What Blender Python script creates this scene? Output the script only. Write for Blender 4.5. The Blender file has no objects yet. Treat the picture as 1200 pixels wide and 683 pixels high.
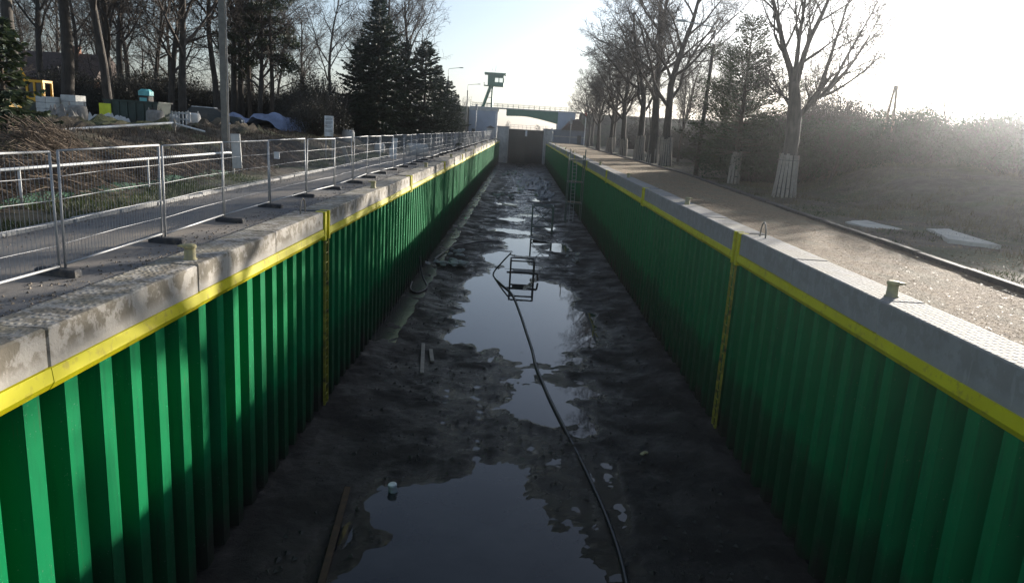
import bpy, math, random
import numpy as np
from mathutils import Vector, Matrix
R = math.radians
sc = bpy.context.scene
C = sc.collection

# ------------------------------------------------------------------ camera, sky, sun, exposure
SUN_AZ, SUN_EL = 36.5, 10.2          # degrees right of +Y, degrees above the horizon
cam_d = bpy.data.cameras.new('camera'); cam = bpy.data.objects.new('camera', cam_d); C.objects.link(cam)
cam_d.sensor_width = 36.0; cam_d.lens = 25.5; cam_d.clip_start = 0.1; cam_d.clip_end = 6000
PITCH, ROLL = math.atan(189.6 / 850), math.atan(0.06)
cam.matrix_world = (Matrix.Translation((0, 0, 2.7)) @ Matrix.Rotation(math.pi / 2 - PITCH, 4, 'X')
                    @ Matrix.Rotation(ROLL, 4, 'Z'))
sc.camera = cam
w = bpy.data.worlds.new('World'); sc.world = w; w.use_nodes = True
wn = w.node_tree; bg = wn.nodes['Background']
sky = wn.nodes.new('ShaderNodeTexSky'); sky.sky_type = 'NISHITA'; sky.sun_disc = False
sky.sun_elevation = R(SUN_EL); sky.sun_rotation = R(SUN_AZ)
sky.air_density = 1.0; sky.dust_density = 1.2; sky.ozone_density = 2.0
wb = wn.nodes.new('ShaderNodeMix'); wb.data_type = 'RGBA'; wb.blend_type = 'MULTIPLY'; wb.inputs[0].default_value = 1.0; wb.inputs[7].default_value = (0.93, 1.0, 1.14, 1)   # white balance
hs = wn.nodes.new('ShaderNodeHueSaturation'); hs.inputs['Saturation'].default_value = 0.62; wn.links.new(sky.outputs[0], hs.inputs['Color']); wn.links.new(hs.outputs[0], wb.inputs[6]); wn.links.new(wb.outputs[2], bg.inputs[0]); bg.inputs[1].default_value = 0.070
sun_d = bpy.data.lights.new('sun', 'SUN'); sun_d.energy = 5.0; sun_d.angle = R(0.6); sun_d.color = (1.0, 0.93, 0.83)
sun = bpy.data.objects.new('sun', sun_d); C.objects.link(sun)
sd = Vector((math.sin(R(SUN_AZ)) * math.cos(R(SUN_EL)), math.cos(R(SUN_AZ)) * math.cos(R(SUN_EL)), math.sin(R(SUN_EL))))
sun.rotation_euler = sd.to_track_quat('Z', 'Y').to_euler()
vs = sc.view_settings; vs.view_transform = 'Standard'; vs.look = 'None'; vs.gamma = 1.0; vs.use_curve_mapping = False
vs.exposure = 1.4
sc.render.engine = 'CYCLES'
cy = sc.cycles; cy.use_denoising = True; cy.max_bounces = 6; cy.diffuse_bounces = 3; cy.glossy_bounces = 3
cy.transmission_bounces = 3; cy.transparent_max_bounces = 6; cy.volume_bounces = 0
cy.sample_clamp_indirect = 4.0; cy.caustics_reflective = False; cy.caustics_refractive = False

# ------------------------------------------------------------------ helpers
rnd = random.Random(7)
def tag(o, label=None, cat=None, group=None, kind=None):
    if label: o['label'] = label
    if cat: o['category'] = cat
    if group: o['group'] = group
    if kind: o['kind'] = kind
    return o
def empty(name, loc=(0, 0, 0), rz=0.0):
    o = bpy.data.objects.new(name, None); C.objects.link(o); o.location = loc; o.rotation_euler = (0, 0, rz)
    o.empty_display_size = 0.2
    return o
def inst(name, me, parent=None, loc=(0, 0, 0), rot=(0, 0, 0), sc_=(1, 1, 1)):
    o = bpy.data.objects.new(name, me); C.objects.link(o); o.parent = parent
    o.location = loc; o.rotation_euler = rot; o.scale = sc_
    return o
def copy_tree(o, parent=None):
    c = o.copy(); C.objects.link(c); c.parent = parent
    for ch in list(o.children): copy_tree(ch, c)
    return c
ORD_TAIL = ['fifteenth', 'sixteenth', 'seventeenth', 'eighteenth', 'nineteenth', 'twentieth']
ORD = ['first', 'second', 'third', 'fourth', 'fifth', 'sixth', 'seventh', 'eighth', 'ninth', 'tenth', 'eleventh', 'twelfth', 'thirteenth', 'fourteenth'] + ORD_TAIL

class MB:
    def __init__(s): s.v = []; s.f = []
    def add(s, vs_, fs_):
        b = len(s.v); s.v.extend(vs_); s.f.extend([tuple(i + b for i in f) for f in fs_]); return s
    def box(s, c, d, rz=0.0, rx=0.0, ry=0.0):
        m = Matrix.Rotation(rz, 3, 'Z') @ Matrix.Rotation(ry, 3, 'Y') @ Matrix.Rotation(rx, 3, 'X')
        hx, hy, hz = d[0] / 2, d[1] / 2, d[2] / 2
        vs_ = [tuple(Vector(c) + m @ Vector((x * hx, y * hy, z * hz))) for z in (-1, 1) for y in (-1, 1) for x in (-1, 1)]
        return s.add(vs_, [(0, 2, 3, 1), (4, 5, 7, 6), (0, 1, 5, 4), (2, 6, 7, 3), (0, 4, 6, 2), (1, 3, 7, 5)])
    def bbox(s, x0, x1, y0, y1, z0, z1): return s.box(((x0 + x1) / 2, (y0 + y1) / 2, (z0 + z1) / 2), (x1 - x0, y1 - y0, z1 - z0))
    def cbox(s, x0, x1, y0, y1, z0, z1, b=0.02):   # box with chamfered top and vertical edges
        def ring(e, z): return [(x0 + e + b, y0 + e, z), (x1 - e - b, y0 + e, z), (x1 - e, y0 + e + b, z), (x1 - e, y1 - e - b, z),
                                (x1 - e - b, y1 - e, z), (x0 + e + b, y1 - e, z), (x0 + e, y1 - e - b, z), (x0 + e, y0 + e + b, z)]
        vs_ = ring(0, z0) + ring(0, z1 - b) + ring(b, z1)
        fs = [tuple(range(7, -1, -1)), tuple(range(16, 24))]
        for k in range(2):
            for i in range(8):
                j = (i + 1) % 8; fs.append((k * 8 + i, k * 8 + j, k * 8 + 8 + j, k * 8 + 8 + i))
        return s.add(vs_, fs)
    def path(s, pts, rad, n=6, cap=True):
        pts = [Vector(p) for p in pts]
        if not isinstance(rad, (list, tuple)): rad = [rad] * len(pts)
        vs_ = []; up = Vector((0.31, 0.17, 0.93))
        for i, p in enumerate(pts):
            d = (pts[min(i + 1, len(pts) - 1)] - pts[max(i - 1, 0)]).normalized()
            a = d.cross(up)
            if a.length < 0.1: a = d.cross(Vector((1, 0, 0)))
            a.normalize(); b = d.cross(a)
            for k in range(n):
                t = 2 * math.pi * k / n
                vs_.append(tuple(p + (a * math.cos(t) + b * math.sin(t)) * rad[i]))
        fs = []
        for i in range(len(pts) - 1):
            for k in range(n):
                j = (k + 1) % n; fs.append((i * n + k, i * n + j, i * n + n + j, i * n + n + k))
        if cap: fs.append(tuple(range(n - 1, -1, -1))); fs.append(tuple(range((len(pts) - 1) * n, len(pts) * n)))
        return s.add(vs_, fs)
    def bar(s, a, b, r, n=6): return s.path([a, b], r, n)
    def lathe(s, prof, n=16, c=(0, 0, 0)):
        vs_ = [(c[0] + r * math.cos(2 * math.pi * k / n), c[1] + r * math.sin(2 * math.pi * k / n), c[2] + z) for r, z in prof for k in range(n)]
        fs = [(i * n + k, i * n + (k + 1) % n, i * n + n + (k + 1) % n, i * n + n + k) for i in range(len(prof) - 1) for k in range(n)]
        fs.append(tuple(range(n - 1, -1, -1))); fs.append(tuple(range((len(prof) - 1) * n, len(prof) * n)))
        return s.add(vs_, fs)
    def prism(s, prof, ax, a0, a1):   # closed 2-D profile swept along x, y or z
        def P(p, a): return {'x': (a, p[0], p[1]), 'y': (p[0], a, p[1]), 'z': (p[0], p[1], a)}[ax]
        n = len(prof); vs_ = [P(p, a0) for p in prof] + [P(p, a1) for p in prof]
        return s.add(vs_, [(i, (i + 1) % n, n + (i + 1) % n, n + i) for i in range(n)] + [tuple(range(n - 1, -1, -1)), tuple(range(n, 2 * n))])
    def mesh(s, name, mat, smooth=False):
        me = bpy.data.meshes.new(name); me.from_pydata(s.v, [], s.f); me.materials.append(mat)
        if smooth: me.polygons.foreach_set('use_smooth', [True] * len(me.polygons))
        me.validate(); me.update(); return me
    def build(s, name, mat, parent=None, loc=(0, 0, 0), smooth=False):
        return inst(name, s.mesh(name, mat, smooth), parent, loc)

def quads_mesh(name, V, mat):        # V: (n,4,3) array of loose quads
    n = len(V); me = bpy.data.meshes.new(name)
    me.vertices.add(n * 4); me.vertices.foreach_set('co', V.reshape(-1).astype(np.float32))
    me.loops.add(n * 4); me.loops.foreach_set('vertex_index', np.arange(n * 4, dtype=np.int32))
    me.polygons.add(n); me.polygons.foreach_set('loop_start', np.arange(0, n * 4, 4, dtype=np.int32))
    me.materials.append(mat); me.update(calc_edges=True); me.validate(); return me

_rs = np.random.RandomState(3); _G = _rs.rand(256, 256)
def vnoise(x, y):
    x = np.asarray(x, float); y = np.asarray(y, float)
    xi = np.floor(x).astype(int); yi = np.floor(y).astype(int); fx = x - xi; fy = y - yi
    fx = fx * fx * (3 - 2 * fx); fy = fy * fy * (3 - 2 * fy)
    g = lambda a, b: _G[a & 255, b & 255]
    return (g(xi, yi) * (1 - fx) + g(xi + 1, yi) * fx) * (1 - fy) + (g(xi, yi + 1) * (1 - fx) + g(xi + 1, yi + 1) * fx) * fy
def fbm(x, y, o=4):
    t = 0; a = 0.5
    for k in range(o): t = t + a * (vnoise(x * 2 ** k + 17 * k, y * 2 ** k + 5 * k) - 0.5); a *= 0.5
    return t * 2
def sstep(a, b, x):
    t = np.clip((np.asarray(x, float) - a) / (b - a), 0, 1); return t * t * (3 - 2 * t)

# ------------------------------------------------------------------ materials
class NT:
    def __init__(s, name, rough=0.7, metal=0.0, spec=0.5):
        s.m = bpy.data.materials.new(name); s.m.use_nodes = True; s.t = s.m.node_tree; s.b = s.t.nodes['Principled BSDF']
        s.b.inputs['Roughness'].default_value = rough; s.b.inputs['Metallic'].default_value = metal
        s.b.inputs['Specular IOR Level'].default_value = spec
        g = s.t.nodes.new('ShaderNodeNewGeometry'); s.pos = g.outputs['Position']
        oi = s.t.nodes.new('ShaderNodeObjectInfo'); s.rand = oi.outputs['Random']
    def n(s, k): return s.t.nodes.new('ShaderNode' + k)
    def L(s, a, b): s.t.links.new(a, b)
    def noise(s, scale, det=4, vec=None, rough=0.55, stretch=None):
        v = vec or s.pos
        if stretch:
            mp = s.n('Mapping'); mp.inputs['Scale'].default_value = stretch; s.L(v, mp.inputs[0]); v = mp.outputs[0]
        x = s.n('TexNoise'); x.inputs['Scale'].default_value = scale; x.inputs['Detail'].default_value = det
        x.inputs['Roughness'].default_value = rough; s.L(v, x.inputs['Vector']); return x.outputs[0]
    def ramp(s, src, stops):
        r = s.n('ValToRGB'); e = r.color_ramp.elements
        while len(e) < len(stops): e.new(0.5)
        for i, (p, c) in enumerate(stops):
            e[i].position = p; e[i].color = (c[0], c[1], c[2], 1) if isinstance(c, (tuple, list)) else (c, c, c, 1)
        s.L(src, r.inputs[0]); return r.outputs[0]
    def mix(s, f, a, b, mode='MIX'):
        x = s.n('Mix'); x.data_type = 'RGBA'; x.blend_type = mode
        for sock, val in ((x.inputs[0], f), (x.inputs[6], a), (x.inputs[7], b)):
            if hasattr(val, 'is_output'): s.L(val, sock)
            elif isinstance(val, (int, float)): sock.default_value = val
            else: sock.default_value = (val[0], val[1], val[2], 1)
        return x.outputs[2]
    def math(s, op, a, b=0.0, clamp=False):
        x = s.n('Math'); x.operation = op; x.use_clamp = clamp
        for i, val in enumerate((a, b)):
            if hasattr(val, 'is_output'): s.L(val, x.inputs[i])
            else: x.inputs[i].default_value = val
        return x.outputs[0]
    def xyz(s):
        x = s.n('SeparateXYZ'); s.L(s.pos, x.inputs[0]); return x.outputs
    def col(s, c):
        if hasattr(c, 'is_output'): s.L(c, s.b.inputs['Base Color'])
        else: s.b.inputs['Base Color'].default_value = (c[0], c[1], c[2], 1)
        return s
    def rough(s, c): s.L(c, s.b.inputs['Roughness']); return s
    def bump(s, h, strength=0.5, dist=0.02):
        x = s.n('Bump'); x.inputs['Strength'].default_value = strength; x.inputs['Distance'].default_value = dist
        s.L(h, x.inputs['Height']); s.L(x.outputs[0], s.b.inputs['Normal']); return s

def simple(name, c, rough=0.7, metal=0.0, var=0.25, scale=3.0, dirt=None, bump=0.0):
    a = NT(name, rough, metal); n = a.noise(scale, 5)
    k = a.ramp(n, [(0.3, tuple(q * (1 - var) for q in c)), (0.7, tuple(min(1, q * (1 + var)) for q in c))])
    if dirt: k = a.mix(a.ramp(a.noise(scale * 0.6, 6), [(0.5, 0.0), (0.68, 1.0)]), k, dirt)
    a.col(k)
    if bump: a.bump(a.noise(scale * 8, 4), bump, 0.01)
    return a.m
M = {}
def mk_green():
    a = NT('green_paint', 0.6, spec=0.04); z = a.xyz()[2]
    n1 = a.noise(0.5, 3); n2 = a.noise(9, 5, stretch=(1, 1, 0.10))
    base = a.ramp(n1, [(0.3, (0.0025, 0.150, 0.048)), (0.7, (0.003, 0.180, 0.060))])
    base = a.mix(a.ramp(n2, [(0.52, 0.0), (0.72, 0.5)]), base, (0.006, 0.075, 0.032))
    base = a.mix(a.math('MULTIPLY', a.rand, 0.30), base, (0.008, 0.10, 0.045))
    # scraped, whitened and rusty runs down the paint
    run = a.math('MULTIPLY', a.ramp(a.noise(16, 5, stretch=(1, 1, 0.045)), [(0.62, 0.0), (0.70, 0.55)]), a.ramp(a.noise(0.8, 5), [(0.48, 0.0), (0.62, 1.0)]))
    base = a.mix(run, base, (0.075, 0.062, 0.035))
    # silt film plus painted-in shade below the sunlit band; ragged edge, mud at toe
    wz = a.math('MULTIPLY', a.math('SUBTRACT', a.noise(0.9, 6, stretch=(1, 1, 0.5)), 0.5), 2.4)
    film = a.ramp(a.math('ADD', a.math('MULTIPLY', a.math('ADD', z, 3.75), -1.1), wz), [(0.0, 0.0), (0.55, 0.55), (1.0, 0.68)])  # one mask for the silt and the painted shade
    base = a.mix(film, base, (0.016, 0.030, 0.020))
    e = a.math('ADD', a.math('MULTIPLY', a.math('ADD', z, 5.1), -0.8), wz)
    base = a.mix(a.ramp(e, [(0.15, 0.0), (0.8, 0.92)]), base, (0.034, 0.032, 0.027))
    sp = a.math('MULTIPLY', a.ramp(a.noise(30, 2), [(0.70, 0.0), (0.72, 0.8)]), a.ramp(a.noise(1.1, 3), [(0.45, 0.0), (0.6, 1.0)]))
    base = a.mix(sp, base, (0.16, 0.22, 0.17))
    a.col(base); a.rough(a.ramp(a.noise(4, 4), [(0.3, 0.5), (0.7, 0.75)]))
    a.bump(a.noise(2.2, 3), 0.15, 0.02)
    return a.m
M['green'] = mk_green()
M['dark_green'] = simple('green_steel', (0.016, 0.15, 0.09), 0.5, var=0.2, scale=1.5)
def mk_yellow():
    a = NT('yellow_paint', 0.5, spec=0.25); n = a.noise(6, 6)
    base = a.ramp(a.noise(1.2, 3), [(0.3, (0.50, 0.44, 0.003)), (0.7, (0.58, 0.53, 0.006))])
    base = a.mix(a.ramp(n, [(0.56, 0.0), (0.68, 0.6)]), base, (0.30, 0.22, 0.035))
    a.col(base); return a.m
M['yellow'] = mk_yellow()
M['olive'] = simple('worn_yellow', (0.30, 0.275, 0.03), 0.6, var=0.35, scale=5, dirt=(0.06, 0.055, 0.03))
M['bollard_paint'] = simple('bollard_paint', (0.42, 0.36, 0.17), 0.7, var=0.2, scale=9, dirt=(0.30, 0.26, 0.17))
def mk_coping(name, light, stain, amount):
    a = NT(name, 0.85)
    base = a.ramp(a.noise(2.2, 6), [(0.3, tuple(q * 0.82 for q in light)), (0.7, light)])
    nrm = a.n('NewGeometry'); sx = a.n('SeparateXYZ'); a.L(nrm.outputs['Normal'], sx.inputs[0])
    up = a.ramp(sx.outputs[2], [(0.5, 0.0), (0.8, 1.0)])
    zz = a.xyz()[2]
    band = a.ramp(a.math('ADD', a.math('MULTIPLY', zz, 2.2), 1.2), [(0.25, 0.0), (0.6, 1.0)])
    st = a.math('MULTIPLY', a.ramp(a.noise(3.4, 8, rough=0.66), [(0.46, 0.0), (0.53, amount)]), band)
    base = a.mix(st, base, stain)
    base = a.mix(a.math('MULTIPLY', a.ramp(a.noise(5, 6, stretch=(1, 1, 0.25)), [(0.6, 0.0), (0.66, 0.75)]), 0.5), base, tuple(min(1, q * 1.25) for q in light))
    base = a.mix(a.math('MULTIPLY', up, a.ramp(a.noise(0.8, 6), [(0.4, 0.0), (0.6, 0.45)])), base, (0.27, 0.235, 0.15))
    a.col(base)
    # cast anti-slip pattern on the walking surface
    mp = a.n('Mapping'); mp.inputs['Scale'].default_value = (9, 6.5, 1); a.L(a.pos, mp.inputs[0])
    vo = a.n('TexVoronoi'); vo.feature = 'F1'; vo.inputs['Scale'].default_value = 1.0; vo.inputs['Randomness'].default_value = 0.3
    a.L(mp.outputs[0], vo.inputs['Vector'])
    pat = a.math('MULTIPLY', a.ramp(vo.outputs['Distance'], [(0.12, 1.0), (0.34, 0.0)]), up)
    h = a.math('ADD', a.math('MULTIPLY', pat, 0.55), a.math('MULTIPLY', a.noise(14, 6), 0.4))
    a.bump(h, 0.8, 0.03); return a.m
M['coping_l'] = mk_coping('weathered_concrete', (0.40, 0.365, 0.315), (0.145, 0.12, 0.08), 0.85)
M['coping_r'] = mk_coping('grey_concrete', (0.30, 0.285, 0.27), (0.19, 0.175, 0.155), 0.45)
def mk_concrete(name, c, sc_=1.0):
    a = NT(name, 0.88)
    k = a.ramp(a.noise(1.3 * sc_, 6), [(0.3, tuple(q * 0.72 for q in c)), (0.7, tuple(min(1, q * 1.15) for q in c))])
    k = a.mix(a.ramp(a.noise(5 * sc_, 6, stretch=(1, 1, 0.2)), [(0.56, 0.0), (0.72, 0.55)]), k, tuple(q * 0.5 for q in c))
    a.col(k); a.bump(a.noise(22, 5), 0.35, 0.01); return a.m
M['concrete'] = mk_concrete('concrete', (0.34, 0.33, 0.31))
M['pale_concrete'] = mk_concrete('pale_concrete', (0.55, 0.54, 0.50))
M['slab'] = mk_concrete('sandy_slab', (0.55, 0.51, 0.42))
M['toe'] = mk_concrete('wet_concrete', (0.04, 0.037, 0.034)); M['toe'].node_tree.nodes['Principled BSDF'].inputs['Roughness'].default_value = 0.2
def mk_asphalt():
    a = NT('dusty_asphalt', 0.8)
    k = a.ramp(a.noise(40, 3), [(0.3, (0.08, 0.08, 0.082)), (0.7, (0.15, 0.147, 0.14))])
    k = a.mix(a.ramp(a.noise(0.55, 7, rough=0.65, stretch=(1, 0.35, 1)), [(0.40, 0.0), (0.62, 0.85)]), k, (0.26, 0.215, 0.165))
    k = a.mix(a.ramp(a.noise(2.6, 6), [(0.6, 0.0), (0.72, 0.7)]), k, (0.045, 0.043, 0.042))
    a.col(k); a.bump(a.noise(55, 4), 0.5, 0.012); return a.m
M['asphalt'] = mk_asphalt()
def mk_path():
    a = NT('sandy_gravel', 0.92)
    k = a.ramp(a.noise(7, 7, rough=0.7), [(0.3, (0.10, 0.060, 0.028)), (0.5, (0.27, 0.180, 0.092)), (0.7, (0.43, 0.305, 0.165))])
    k = a.mix(a.ramp(a.noise(0.8, 6, stretch=(1.6, 0.5, 1)), [(0.45, 0.0), (0.65, 0.6)]), k, (0.20, 0.175, 0.10))
    k = a.mix(a.ramp(a.noise(38, 2), [(0.62, 0.0), (0.68, 0.8)]), k, (0.07, 0.05, 0.03))
    a.col(k); a.bump(a.math('ADD', a.noise(16, 6, rough=0.7), a.math('MULTIPLY', a.noise(60, 3), 0.4)), 1.0, 0.09); return a.m
M['path'] = mk_path()
def mk_ground():
    a = NT('soil_and_turf', 0.95)
    k = a.ramp(a.noise(1.5, 7, rough=0.68), [(0.3, (0.055, 0.042, 0.028)), (0.5, (0.10, 0.078, 0.052)), (0.72, (0.165, 0.13, 0.085))])
    k = a.mix(a.ramp(a.noise(0.22, 6, rough=0.6), [(0.46, 0.0), (0.60, 0.8)]), k, a.ramp(a.noise(6, 5), [(0.3, (0.035, 0.055, 0.014)), (0.7, (0.085, 0.10, 0.03))]))
    k = a.mix(a.ramp(a.noise(24, 3), [(0.60, 0.0), (0.67, 0.6)]), k, (0.23, 0.17, 0.10))
    a.col(k); a.bump(a.math('ADD', a.noise(5, 7, rough=0.7), a.math('MULTIPLY', a.noise(30, 4), 0.5)), 1.0, 0.08); return a.m
M['ground'] = mk_ground()
def mk_mud():
    a = NT('wet_mud', 0.6, spec=0.3)
    k = a.ramp(a.noise(0.9, 7, rough=0.65), [(0.3, (0.013, 0.0105, 0.0085)), (0.55, (0.027, 0.0216, 0.017)), (0.75, (0.050, 0.041, 0.032))])
    k = a.mix(a.ramp(a.noise(17, 4), [(0.64, 0.0), (0.7, 0.6)]), k, (0.06, 0.053, 0.046))
    k = a.mix(a.ramp(a.noise(2.4, 8, rough=0.75), [(0.55, 0.0), (0.66, 0.6)]), k, (0.042, 0.036, 0.030))
    a.col(k)
    wet = a.ramp(a.math('ADD', a.math('MULTIPLY', a.math('ADD', a.xyz()[2], 6.40), 5.5), a.math('MULTIPLY', a.noise(7, 5), 0.35)), [(0.22, 0.10), (0.62, 1.0)])
    a.rough(a.math('MULTIPLY', wet, a.ramp(a.noise(0.7, 6), [(0.38, 0.42), (0.6, 0.85)])))
    a.bump(a.math('ADD', a.noise(5, 8, rough=0.75), a.math('MULTIPLY', a.noise(34, 5, rough=0.7), 0.5)), 1.0, 0.07); return a.m
M['mud'] = mk_mud()
def mk_water():
    a = NT('puddle_water', 0.02, spec=0.5); a.b.inputs['IOR'].default_value = 1.33
    a.col(a.ramp(a.noise(0.7, 5), [(0.35, (0.014, 0.015, 0.017)), (0.7, (0.034, 0.034, 0.034))])); a.bump(a.noise(3.2, 3), 0.05, 0.01); return a.m
M['water'] = mk_water()
M['galv'] = simple('galvanised_steel', (0.36, 0.36, 0.355), 0.5, 0.25, 0.12, 8)
M['wire'] = simple('fence_wire', (0.36, 0.36, 0.36), 0.6, 0.1, 0.15, 8)
M['rubber'] = simple('fence_foot', (0.045, 0.045, 0.047), 0.85, var=0.3, scale=9, dirt=(0.12, 0.105, 0.085), bump=0.4)
M['hose'] = simple('black_hose', (0.018, 0.018, 0.02), 0.45, var=0.3)
M['dark_steel'] = simple('dark_steel', (0.05, 0.052, 0.052), 0.6, 0.3, 0.3, 4, (0.10, 0.06, 0.035))
M['gate'] = simple('gate_steel', (0.012, 0.021, 0.019), 0.7, 0.0, 0.35, 1.4, (0.022, 0.02, 0.017))
M['scaffold'] = simple('green_scaffold', (0.13, 0.17, 0.15), 0.5, 0.3, 0.25, 6)
M['white'] = simple('white_paint', (0.74, 0.74, 0.72), 0.55, var=0.08, scale=3, dirt=(0.5, 0.48, 0.42))
M['board'] = simple('pale_board', (0.30, 0.26, 0.21), 0.85, var=0.25, scale=7, dirt=(0.3, 0.26, 0.2), bump=0.3)
M['wood'] = simple('grey_timber', (0.26, 0.20, 0.13), 0.9, var=0.35, scale=10, bump=0.4)
M['dark_wood'] = simple('tarred_timber', (0.065, 0.05, 0.038), 0.85, var=0.35, scale=8, bump=0.4)
M['pole'] = simple('concrete_pole', (0.21, 0.195, 0.165), 0.9, var=0.2, scale=5, bump=0.3)
def mk_bark(name, c):
    a = NT(name, 0.95); k = a.ramp(a.noise(7, 6, stretch=(1, 1, 0.25)), [(0.3, tuple(q * 0.55 for q in c)), (0.7, tuple(q * 1.35 for q in c))])
    a.col(k); a.bump(a.noise(14, 5, stretch=(1, 1, 0.2)), 0.7, 0.03); return a.m
M['bark'] = mk_bark('grey_bark', (0.062, 0.052, 0.042)); M['bark2'] = mk_bark('brown_bark', (0.085, 0.063, 0.045))
M['twig'] = simple('twigs', (0.062, 0.049, 0.039), 0.95, var=0.3, scale=1.5)
M['shrub_twig'] = simple('shrub_twigs', (0.05, 0.043, 0.036), 0.95, var=0.3, scale=1.5)
M['stick'] = simple('cut_brushwood', (0.115, 0.083, 0.056), 0.95, var=0.45, scale=2.5)
def mk_leaf(name, c, tr=0.25):
    a = NT(name, 0.6, spec=0.3); k = a.ramp(a.noise(1.1, 5), [(0.3, tuple(q * 0.6 for q in c)), (0.7, tuple(q * 1.5 for q in c))])
    a.col(k); out = a.t.nodes['Material Output']; t = a.n('BsdfTranslucent'); a.L(k, t.inputs[0])
    mx = a.n('MixShader'); mx.inputs[0].default_value = tr; a.L(a.b.outputs[0], mx.inputs[1]); a.L(t.outputs[0], mx.inputs[2]); a.L(mx.outputs[0], out.inputs[0]); return a.m
M['spruce'] = mk_leaf('spruce_needles', (0.020, 0.034, 0.016), 0.12); M['pine'] = mk_leaf('pine_needles', (0.045, 0.062, 0.028), 0.15)
M['bramble'] = mk_leaf('bramble_leaves', (0.036, 0.062, 0.030), 0.35); M['ivy'] = mk_leaf('thicket_leaves', (0.042, 0.040, 0.026), 0.15)
M['grass'] = mk_leaf('grass_blades', (0.05, 0.068, 0.02), 0.25); M['dry'] = mk_leaf('dry_grass_blades', (0.13, 0.105, 0.055), 0.25); M['litter'] = mk_leaf('leaf_litter', (0.22, 0.15, 0.075), 0.2)
M['brick'] = simple('brick_house', (0.30, 0.15, 0.095), 0.9, var=0.25, scale=4); M['roof'] = simple('roof_tiles', (0.09, 0.062, 0.05), 0.85, var=0.3, scale=3)
M['glass'] = simple('window_glass', (0.05, 0.06, 0.07), 0.08, var=0.1)
M['sack'] = simple('white_sack', (0.62, 0.60, 0.55), 0.9, var=0.15, scale=4, bump=0.3); M['grey_sack'] = simple('grey_sack', (0.26, 0.24, 0.21), 0.9, var=0.3, scale=4, bump=0.4)
M['machine'] = simple('machine_yellow', (0.80, 0.42, 0.02), 0.5, var=0.15, scale=3); M['lime'] = simple('lime_board', (0.72, 0.78, 0.04), 0.5, var=0.1)
M['container'] = simple('dark_container', (0.035, 0.055, 0.042), 0.6, var=0.25, scale=2, dirt=(0.07, 0.055, 0.04)); M['blue_tarp'] = simple('blue_tarp', (0.24, 0.28, 0.40), 0.55, var=0.35, scale=1.6)
M['teal'] = simple('teal_plastic', (0.16, 0.50, 0.50), 0.5, var=0.1); M['red'] = simple('red_paint', (0.42, 0.05, 0.04), 0.5, var=0.15); M['car'] = simple('dark_car_paint', (0.04, 0.05, 0.055), 0.25, var=0.1)
M['silver'] = simple('silver_foil', (0.5, 0.52, 0.55), 0.35, 0.3, 0.2, 5); M['film'] = simple('wet_film', (0.06, 0.068, 0.082), 0.5, 0.0, 0.5, 2); M['netting'] = simple('green_netting', (0.012, 0.06, 0.028), 0.9, var=0.3)
M['bluegrey'] = simple('bluegrey_render', (0.36, 0.41, 0.48), 0.8, var=0.08, scale=0.6, dirt=(0.36, 0.40, 0.46)); M['ink'] = simple('print_grey', (0.2, 0.2, 0.2), 0.8)
M['grit'] = simple('grit', (0.05, 0.045, 0.039), 0.7, var=0.5, scale=20)
M['slate'] = simple('slate_render', (0.16, 0.18, 0.21), 0.85, var=0.15, scale=0.8)
M['stone_grit'] = simple('stone_grit', (0.17, 0.14, 0.105), 0.9, var=0.5, scale=15)
M['rust'] = simple('rusty_bar', (0.06, 0.032, 0.014), 0.85, var=0.4, scale=6)
M['tyre'] = simple('tyre', (0.02, 0.02, 0.02), 0.9)

# ------------------------------------------------------------------ terrain and lock chamber
XL, XR, ZF, ZW = -5.7, 6.65, -6.36, -6.40      # faces of the two walls, mud level, puddle level
Y0, Y1, PER = -8.0, 200.0, 0.8
def kerb_x(y): return 9.65 + 0.06 * np.clip(y, 0, 60)
def ground_z(x, y):
    x = np.asarray(x, float); y = np.asarray(y, float)
    H = 1.5 - 1.1 * sstep(55, 95, y); H = H * sstep(230, 120, y) + 0.0
    bank = H * sstep(-12.6, -17.5, x) + 0.10 * sstep(-10.7, -12.4, x)
    z = np.where(x < 0, -0.09 + bank, -0.02 - 0.14 * sstep(0.0, 0.5, x - kerb_x(y) - 0.2))
    mound = 3.1 * np.exp(-((x - 29) / 9.5) ** 2 - ((y - 54) / 22) ** 2) * sstep(17.5, 23, x); z = z + np.where(x > 0, mound, 0)
    rough_ = np.where(x < 0, sstep(-11, -13, x), sstep(0.3, 1.5, x - kerb_x(y)))
    far = sstep(400, 150, np.hypot(x, y))
    return z + far * rough_ * ((0.16 + .3 * sstep(-12.6, -14.5, x) * sstep(-24, -18, x)) * fbm(x * 0.45, y * 0.45, 5) + 0.5 * fbm(x * 0.05 + 9, y * 0.05) * sstep(14, 30, np.abs(x)))
def axis(vals): 
    out = []
    for a, b, n in vals: out += list(np.linspace(a, b, n, endpoint=False))
    return np.array(out + [vals[-1][1]])
xs = axis([(-900, -140, 9), (-140, -40, 30), (-40, -20, 30), (-20, -6.5, 34), (-6.5, 7.45, 1), (7.45, 26, 46), (26, 50, 30), (50, 150, 22), (150, 900, 9)])
ys = axis([(-300, -20, 6), (-20, 4, 12), (4, 70, 132), (70, 130, 50), (130, 202, 30), (202, 330, 12), (330, 900, 8)])
gx, gy = np.meshgrid(xs, ys); gz_ = ground_z(gx, gy)
nx = len(xs); V = np.stack([gx, gy, gz_], -1).reshape(-1, 3).tolist(); F = []
for j in range(len(ys) - 1):
    for i in range(nx - 1):
        if abs(xs[i] + 6.5) < 1e-6: continue           # the lock and its canal
        F.append((j * nx + i, j * nx + i + 1, (j + 1) * nx + i + 1, (j + 1) * nx + i))
g = MB(); g.v = V; g.f = F
tag(g.build('ground', M['ground'], smooth=True), 'brown soil and thin turf on both sides of the lock', kind='structure')
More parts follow.
